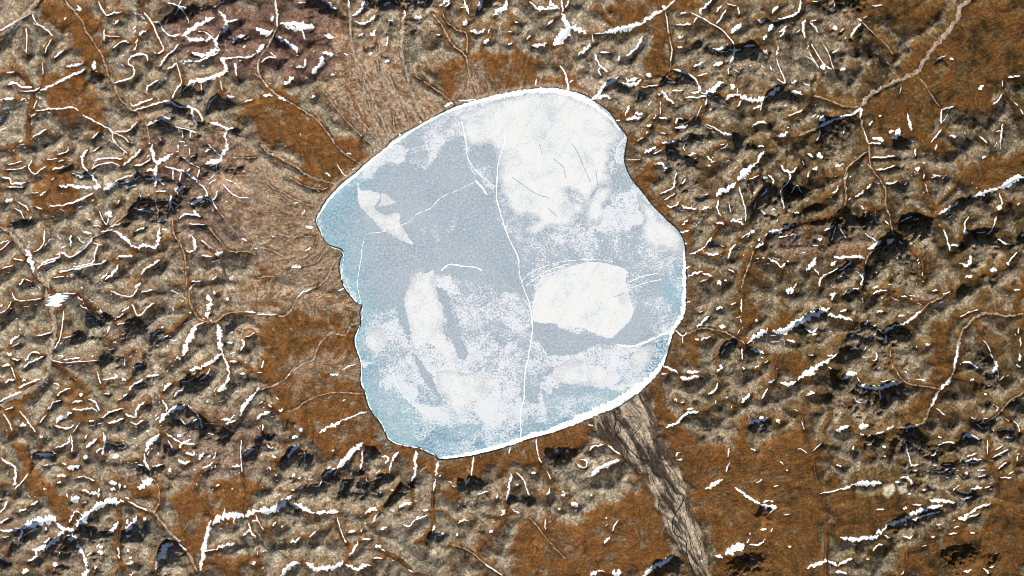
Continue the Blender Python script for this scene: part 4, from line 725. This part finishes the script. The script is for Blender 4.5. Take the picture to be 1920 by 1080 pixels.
# ================================================================ terrain: one sheet out past the horizon of the map
ext = np.cumsum(60.0 * 1.45 ** np.arange(13))
XS = np.r_[GX[0] - ext[::-1], GX, GX[-1] + ext]; YS = np.r_[GY[0] - ext[::-1], GY, GY[-1] + ext]
ne = len(ext)
def extend(F): return np.pad(F, ne, mode='edge')
XX, YY = np.meshgrid(XS, YS)
st01 = np.clip(streak * .17 + .5, 0, 1)
wet = np.maximum(wet, .85 * sstep(.0, .5, blur(river, 5, 2)) * sstep(.8, .3, river) * sstep(.3, .5, n2))
veg = sstep(.50, .66, fbm(44, 4, seed=60) * .6 + n2 * .4) * (1 - zones['fan']) * (.35 + .65 * east)
ca = np.stack([tundra, grey, dark, fan], -1); cb = np.stack([st01, zones['pink'], wet * sstep(1, .6, river), river], -1)
cc = np.stack([east, zones['sand'], veg, np.zeros_like(H)], -1)
padc = lambda A: np.pad(A, ((ne, ne), (ne, ne), (0, 0)), mode='edge')
wxm, wym = W(XX, YY)
V = np.stack([wxm, wym, extend(H)], -1).reshape(-1, 3)
terrain = mesh_obj('terrain', V, grid_faces(len(YS), len(XS)), M_ground,
    attrs={'cover_a': padc(ca).reshape(-1, 4), 'cover_b': padc(cb).reshape(-1, 4), 'cover_c': padc(cc).reshape(-1, 4)})
tag(terrain, kind='structure')

# ================================================================ frozen lake
dens = np.zeros((NY, NX))
for item in ICE_SNOW.replace('\n', '').split('/'):
    v, f, rest = item.split(' ', 2); f = float(f)
    P = pts(rest); i0, i1, j0, j1 = win(GX, GY, P, f * 2 + 12)
    sd = poly_sd(P, f * 2 + 12, GX[i0:i1], GY[j0:j1])
    sd = sd + ((fbm(44, 5, GX[i0:i1], GY[j0:j1], seed=int(P[0, 0]), gain=.62) - .5) * (5 + f * 3.2))
    m = sstep(f * .7, -f * .7, sd); dens[j0:j1, i0:i1] = dens[j0:j1, i0:i1] * (1 - m) + float(v) * m
blue = np.zeros((NY, NX)); deep = np.zeros((NY, NX))
for item in ICE_BLUE.replace('\n', '').split('/'):
    v, f, rest = item.split(' ', 2); f = float(f); v = float(v)
    sd = poly_sd(pts(rest), f * 2 + 10) + (fbm(40, 4, seed=int(f)) - .5) * f
    z = v * sstep(f, -f, sd); blue = np.maximum(blue, z)
    if v > .8: deep = np.maximum(deep, z)
rimw = sstep(760, 660, PX) * sstep(280, 340, PY) + sstep(640, 760, PY)
blue = np.maximum(blue, np.clip(rimw, 0, 1) * .45 * sstep(-130, -15, lake_sd))
blue = np.maximum(blue, np.clip(rimw, 0, 1) * .95 * sstep(-34, -3, lake_sd + (fbm(18, 3, seed=73) - .5) * 22)); blue = np.maximum(blue, .55 * sstep(-12, -2, lake_sd) * sstep(1150, 1200, PX))
deep = np.maximum(deep, .8 * sstep(690, 790, PY) * sstep(.54, .68, fbm(20, 4, seed=74, gain=.65)) * sstep(-70, -15, lake_sd) * sstep(700, 800, PX) * sstep(1130, 1040, PX))
dens = dens + (.10 + .5 * np.clip(dens, 0, .6)) * 1.2 * (fbm(46, 5, seed=70, gain=.65) - .5)
i0, i1, j0, j1 = win(GX, GY, shore, 14)
sub = (slice(j0, j1), slice(i0, i1)); keep = lake_sd[sub] < 5
cellk = keep[1:, :-1] & keep[1:, 1:] & keep[:-1, 1:] & keep[:-1, :-1]
F = grid_faces(j1 - j0, i1 - i0)[cellk.ravel()]
used = np.unique(F); remap = np.full((j1-j0) * (i1-i0), -1); remap[used] = np.arange(len(used))
x, y = W(PX[sub].ravel()[used], PY[sub].ravel()[used])
ia = np.stack([dens[sub], blue[sub], np.zeros_like(dens[sub]), deep[sub]], -1).reshape(-1, 4)[used]
lake = mesh_obj('lake_ice', np.stack([x, y, np.zeros_like(x)], -1), remap[F], M_ice, attrs={'ice': ia})
tag(lake, kind='structure')

def ribbon(P, w, zf, off=(-4, 5, 8, 5, -4), seed=0, jag=.35, taper=True, spacing=1.5, wander=.12, wmin=0.0, gaps=0.0, ragged=False):
    """a band of the width w (map px) laid along P; zf(px,py) gives the ground"""
    C, L = smooth(P, spacing); n = len(C); r = np.random.default_rng(seed)
    T = np.gradient(C[:, :2], axis=0); T /= np.linalg.norm(T, axis=1)[:, None] + 1e-9
    N = np.stack([-T[:, 1], T[:, 0]], 1)
    def wob(c):
        k = max(2, int(L / c) + 2); a = np.interp(np.linspace(0, k-1, n), np.arange(k), r.random(k))
        return a
    if ragged: C[:, :2] += N * (r.normal(0, .10 * min(w, 6), n) + (wob(3.5) - .5) * .5 * min(w, 6))[:, None]
    ww = (C[:, 2] if C.shape[1] > 2 else np.full(n, w)) * .5
    wl = ww * (1 + jag * (2 * wob(5) - 1) + jag * .9 * (2 * r.random(n) - 1)); wr = ww * (1 + jag * (2 * wob(5) - 1) + jag * .9 * (2 * r.random(n) - 1))
    if taper:
        s = np.linspace(0, L, n); e = np.clip(np.minimum(s, L - s) / max(1.2, min(L * .25, w * 1.5)), 0.12, 1) ** .6
        wl *= e; wr *= e
    if gaps:
        g = sstep(gaps - .12, gaps + .1, wob(4.5)); wl *= g; wr *= g
    wl = np.maximum(wl, wmin); wr = np.maximum(wr, wmin)
    c0 = C[:, :2] + N * ((wob(9) - .5) * 2 * wander * min(w, 8))[:, None]
    k = len(off); V = []
    for i, q in enumerate(np.linspace(-1, 1, k)):
        p = c0 + N * (np.where(q < 0, wl, wr) * q)[:, None]
        px, py = W(p[:, 0], p[:, 1]); V.append(np.stack([px, py, zf(p[:, 0], p[:, 1]) + off[i]], 1))
    V = np.stack(V, 1).reshape(-1, 3)
    return V, grid_faces(n, k), L

gz = lambda px, py: samp(H, px, py)
iz = lambda px, py: np.zeros_like(px)
def join(parts):
    Vs, Fs, n = [], [], 0
    for V_, F_ in parts: Vs.append(V_); Fs.append(F_ + n); n += len(V_)
    return np.vstack(Vs), np.vstack(Fs)

def plate(P, label, d, z0, seed):
    i0, i1, j0, j1 = win(GX, GY, P, 14); gx = GX[i0:i1]; gy = GY[j0:j1]
    sd = poly_sd(P, 40, gx, gy); X, Y = np.meshgrid(gx, gy)
    sd = sd + (fbm(16, 4, gx, gy, seed=seed, gain=.65) - .5) * (3.0 if d > .98 else 15 if 'field' in label else 7)
    keep = sd < 1.2; ck = keep[1:, :-1] & keep[1:, 1:] & keep[:-1, 1:] & keep[:-1, :-1]
    F = grid_faces(len(gy), len(gx))[ck.ravel()]; us = np.unique(F); rm = np.full(keep.size, -1); rm[us] = np.arange(len(us))
    x, y = W(X.ravel()[us], Y.ravel()[us]); z = np.clip(-sd.ravel()[us] * .9 + .9, -.6, 1.0) + z0
    dn = np.clip(d - (.34 if 'field' in label else .12) * sstep(-13, 0, sd) * (d < .98), 0, 1).ravel()[us]
    o = mesh_obj('snow_plate', np.stack([x, y, z], -1), rm[F], M_plate, attrs={'snow_depth': np.stack([dn] * 3 + [np.ones_like(dn)], -1)})
    tag(o, label, 'snow plate')
for q, (label, d, s) in enumerate(PLATES): plate(smooth(np.vstack([pts(s), pts(s)[:1]]), 3)[0][:-1], label, d, .9, 300 + q)
for q, (label, w, s) in enumerate(CRACKS):
    V_, F_, L = ribbon(pts(s), w, iz, (-.6, 3.2, 4.6, 3.2, -.6), seed=q, jag=.6, wander=.3, gaps=0 if w > 1.5 else .2)
    tag(mesh_obj('ice_crack', V_, F_, M_ridge), label, 'ice crack')
for q, (label, w, s) in enumerate(LEADS):
    V_, F_, L = ribbon(pts(s), w * 1.3, iz, (2.5, 2.6, 2.5), seed=50 + q, jag=.4)
    tag(mesh_obj('ice_lead', V_, F_, M_lead), label, 'ice crack')
for q, (label, s) in enumerate(SHORE_ICE):
    V_, F_, L = ribbon(pts(s), 5, iz, (.2, 3.6, 4.2, 3.6, .2), seed=80 + q, jag=.42, wander=.1, gaps=.38 if 'western bank' in label else 0)
    tag(mesh_obj('shore_ice', V_, F_, M_shore), label, 'shore ice')
# narrow moat of dark melt water along the bank
V_, F_, L = ribbon(np.vstack([shore, shore[:2]]), 1.5, lambda a, b: np.maximum(gz(a, b), 0), (1.0, 1.2, 1.0), seed=99, jag=.5, taper=False)
tag(mesh_obj('melt_water', V_, F_, M_water), kind='structure')

# ================================================================ streams and the braided outflow river
for q, (w, P) in enumerate(stream_lines):
    big = w >= 2.4
    V_, F_, L = ribbon(P, w * (.85 if big else .66), gz, (-.8, 2.6, 2.9, 2.6, -.8), seed=500 + q, jag=.8 if w < 6 else .5, wander=.3, gaps=0 if w > 3.3 else .16)
    tag(mesh_obj('stream', V_, F_, M_gravel if big else M_brook), kind='structure')
axis = smooth(np.array([[1160,772,90],[1185,800,86],[1196,840,80],[1226,880,64],[1248,910,56],[1262,950,52],[1280,990,46],[1298,1030,34],[1314,1090,30]]), 3)[0]
r = np.random.default_rng(17); parts = []
main = np.array([(1152,768),(1155,790),(1153,812),(1180,842),(1200,860),(1222,867),(1225,887),(1247,897),(1260,910),(1265,922),(1282,930),(1277,947),(1267,962),(1261,980),(1265,1000),(1285,1015),(1287,1035),(1295,1060),(1308,1090)])
parts.append(ribbon(main, 2.1, gz, (2.6, 3.0, 2.6), seed=1, jag=.4)[:2])
for k in range(30):
    a = int(r.integers(0, len(axis) - 14)); b = int(min(len(axis) - 1, a + r.integers(12, 40)))
    t = np.arange(a, b); u = .85 * (r.random() - .5) + np.cumsum(np.convolve(r.normal(0, .06, len(t) + 6), np.ones(7) / 7, 'valid'))
    u = np.clip(u, -.46, .46); u += .05 * np.sin(t * r.uniform(.35, .7) + r.uniform(0, 6))
    T = np.gradient(axis[:, :2], axis=0)[t]; T /= np.linalg.norm(T, axis=1)[:, None]
    Pk = axis[t, :2] + np.stack([-T[:, 1], T[:, 0]], 1) * (u * axis[t, 2])[:, None]
    parts.append(ribbon(Pk, r.uniform(.6, 1.2), gz, (2.2, 2.6, 2.2), seed=20 + k, jag=.3)[:2])
tag(mesh_obj('river_channels', *join(parts), M_water), kind='structure')

# ================================================================ snow drifts in the gullies
arms = [(w, P) for br in snow_items for w, P in br]
owner = [k for k, br in enumerate(snow_items) for _ in br]
par = list(range(len(arms)))
def root(i):
    while par[i] != i: par[i] = par[par[i]]; i = par[i]
    return i
curves = [smooth(P, 1.5)[0] for w, P in arms]
allp = np.vstack(curves); alli = np.repeat(np.arange(len(arms)), [len(c) for c in curves])
allw = np.array([arms[i][0] for i in alli])
for i in range(len(arms)):
    for e in (curves[i][0], curves[i][-1]):
        hit = np.hypot(allp[:, 0] - e[0], allp[:, 1] - e[1]) < 1.2 + .15 * (arms[i][0] + allw)
        for j in set(alli[hit].tolist()) - {i}: par[root(i)] = root(j)
    for j in range(i + 1, len(arms)):
        if owner[i] == owner[j]: par[root(i)] = root(j)
        else: break
systems = {}
for i in range(len(arms)): systems.setdefault(root(i), []).append(i)
info = []
for q, ids in systems.items():
    parts, L, area = [], 0, 0
    for i in ids:
        w, P = arms[i]; jog = (i * 37 % 11) * .12
        k = max(5, 2 * int(w / 3) + 3); q_ = np.abs(np.linspace(-1, 1, k)); off = np.where(q_ > .99, -6.0, 7.5 - 2.5 * q_ ** 2) + jog
        V_, F_, l = ribbon(P, max(w, 1.7) * (.86 + .3 * min(1, max(0, (w - 3) / 3))), gz, off, seed=1000 + i * 7, ragged=True, jag=.6, gaps=.0 if w > 2.9 else .15)
        parts.append((V_, F_)); L += l; area += l * w
    info.append((area, L, sum(arms[i][0] for i in ids) / len(ids), np.vstack([arms[i][1] for i in ids]), parts))
indiv = set(sorted(range(len(info)), key=lambda i: -info[i][0])[:298])
lc = np.array([945.0, 520.0])
def side(c):
    d = c - lc; a = math.degrees(math.atan2(-d[1], d[0])) % 360
    return ['east', 'north-east', 'north', 'north-west', 'west', 'south-west', 'south', 'south-east'][int((a + 22.5) // 45) % 8]
def where(C):
    m = C[len(C) // 2][None]; g = lambda F: float(samp(F, m[:, 0], m[:, 1])[0])
    if g(lake_sd) < 16: return 'by the lake shore'
    if g(stream_d) < 4: return 'along a stream bed'
    if g(sc_d) < 9: return 'on a dark steep slope'
    if g(zones['tundra']) > .5: return 'in rust-brown tundra'
    if g(zones['pink']) > .5: return 'on purple-brown hills'
    if g(zones['grey']) > .5: return 'on pale grey hills'
    return 'in brown hills'
def near(C):
    d = float(samp(lake_sd, C[:, 0], C[:, 1]).min())
    return 'close' if d < 70 else '' if d < 190 else 'well' if d < 400 else 'far'
NUM = ['', '', 'two', 'three', 'four', 'five', 'six', 'seven', 'eight', 'nine', 'ten', 'eleven', 'twelve']
loose = []; GROUP = 'snow drifts lying in the gullies around the lake'
for i in range(len(info)):
    area, L, w, C, parts = info[i]
    if i not in indiv: loose += parts; continue
    ends = np.linalg.norm(C[-1] - C[0]); bend = L / (ends + 1e-6)
    d = C[-1] - C[0]; ang = abs(math.degrees(math.atan2(-d[1], d[0]))) % 180 if len(parts) == 1 else 0
    if len(parts) == 1: ang = math.degrees(math.atan2(-d[1], d[0])) % 180
    size = 'very long' if L > 100 else 'long' if L > 50 else 'mid-length' if L > 30 else 'short' if L > 18 else 'very short'
    fat = 'wide' if w > 9 else 'broad' if w > 6.2 else 'thin' if w < 4 else 'hairline' if w < 2.7 else ''
    run = 'north-south' if 67 < ang < 113 else 'east-west' if ang < 23 or ang > 157 else 'north-east slanting' if ang < 90 else 'south-east slanting'
    shape = 'hooked' if bend > 1.7 else 'winding' if bend > 1.12 else 'curved' if bend > 1.03 else 'straight'
    place = ' '.join(f"{where(C)}, {near(C)} {side(C.mean(0))} of lake".split())
    if len(parts) == 1:
        label = ' '.join(f"{size} {fat} {shape} {run} snow drift {place}".split())
        if w > 20:
            tag(mesh_obj('snow_patch', *parts[0], M_snow), 'round snow-covered pond swelling out of the braided stream, west of the lake', 'snow patch'); continue
        tag(mesh_obj('snow_drift', *parts[0], M_snow), label, 'snow drift', GROUP)
    else:
        k = NUM[len(parts)] if len(parts) < len(NUM) else 'many'
        tp = parts[int(np.argmax([len(p[0]) for p in parts]))][0]; dv = tp[-1] - tp[0]; an = math.degrees(math.atan2(dv[1], dv[0])) % 180
        run = 'north-south' if 67 < an < 113 else 'east-west' if an < 23 or an > 157 else 'north-east slanting' if an < 90 else 'south-east slanting'
        label = ' '.join(f"{size} {fat} {run} branching drift, {k} arms {place}".split())
        if len(label.split()) > 16: label = label.replace(size + ' ', '', 1)
        e = bpy.data.objects.new('snow_drift', None); col.objects.link(e); tag(e, label, 'snow drift', GROUP)
        lead = int(np.argmax([len(p[0]) for p in parts])); base_ = parts[lead][0].mean(0); e.location = [float(c) for c in base_]
        for k, (V_, F_) in enumerate(parts): mesh_obj('trunk' if k == lead else 'branch', V_ - base_, F_, M_snow, parent=e)

# small late snow patches: short streaks along the contour on the lee of hills, too many to count
dn_c = [(150,120,230,1),(330,330,200,1),(120,420,200,1),(230,700,260,1.15),(560,60,160,.35),(1350,120,200,.9),(1320,330,140,.8),(1480,420,160,.5),(1370,620,140,.5),(1700,450,170,.45),(1600,650,180,.35),(1800,840,150,1.0),(560,900,200,.8),(850,950,180,.7),(150,960,200,.5),(1650,250,200,.3),(1400,930,120,.2)]
dmap = sum(v * np.exp(-((PX - a) ** 2 + (PY - b) ** 2) / (2 * (s * .6) ** 2)) for a, b, s, v in dn_c)
ok = dmap * (1 - .9 * zones['tundra']) * (1 - .95 * zones['fan']) * (lake_sd > 14) * (1 - .8 * zones['sand']) * sstep(.40, .60, n1)
cy_, cx_ = np.gradient(np.stack([blur(H, 3, 1)])[0]); lap = np.gradient(cx_, axis=1) + np.gradient(cy_, axis=0)
ok = ok * (1 + 2.2 * sstep(.5, 3.0, lap) ) * (.4 + .9 * sstep(-.05, .12, -gyy / (STEP * S) * -1))
ok[(snow_d < 3)] = 0; ok = np.clip(ok, 0, None); cum = np.cumsum(ok.ravel()); r = np.random.default_rng(23)
NSM = 1300
for k, ii in enumerate(np.searchsorted(cum, r.random(NSM) * cum[-1])):
    j, i = divmod(int(ii), NX); p = np.array([GX[i], GY[j]]); n = int(r.choice([1, 2, 3, 5, 8], p=[.42, .28, .17, .09, .04])); path = [p]
    for s_ in range(n):
        a = min(max(int((p[0]-GX[0])/STEP), 0), NX-1); b = min(max(int((p[1]-GY[0])/STEP), 0), NY-1)
        t = np.array([-vy[b, a], vx[b, a]]); t = t * (1 if t[0] > 0 else -1) + np.array([.45, -.2]) + r.normal(0, .22, 2); t /= np.linalg.norm(t)
        p = p + t * 2.2; path.append(p)
    V_, F_, L = ribbon(np.array(path), 1.0 + 2.4 * r.random() ** 2.4, gz, (-1.5, 5.5, -1.5), seed=9000 + k, jag=.7, ragged=True)
    loose.append((V_, F_))
sm = mesh_obj('late_snow', *join(loose), M_oldsnow)
tag(sm, 'countless small white snow patches scattered over the hills', 'snow', kind='stuff')
print('tris approx', sum(len(m.polygons) for m in bpy.data.meshes) * 2, 'objects', len(bpy.data.objects))
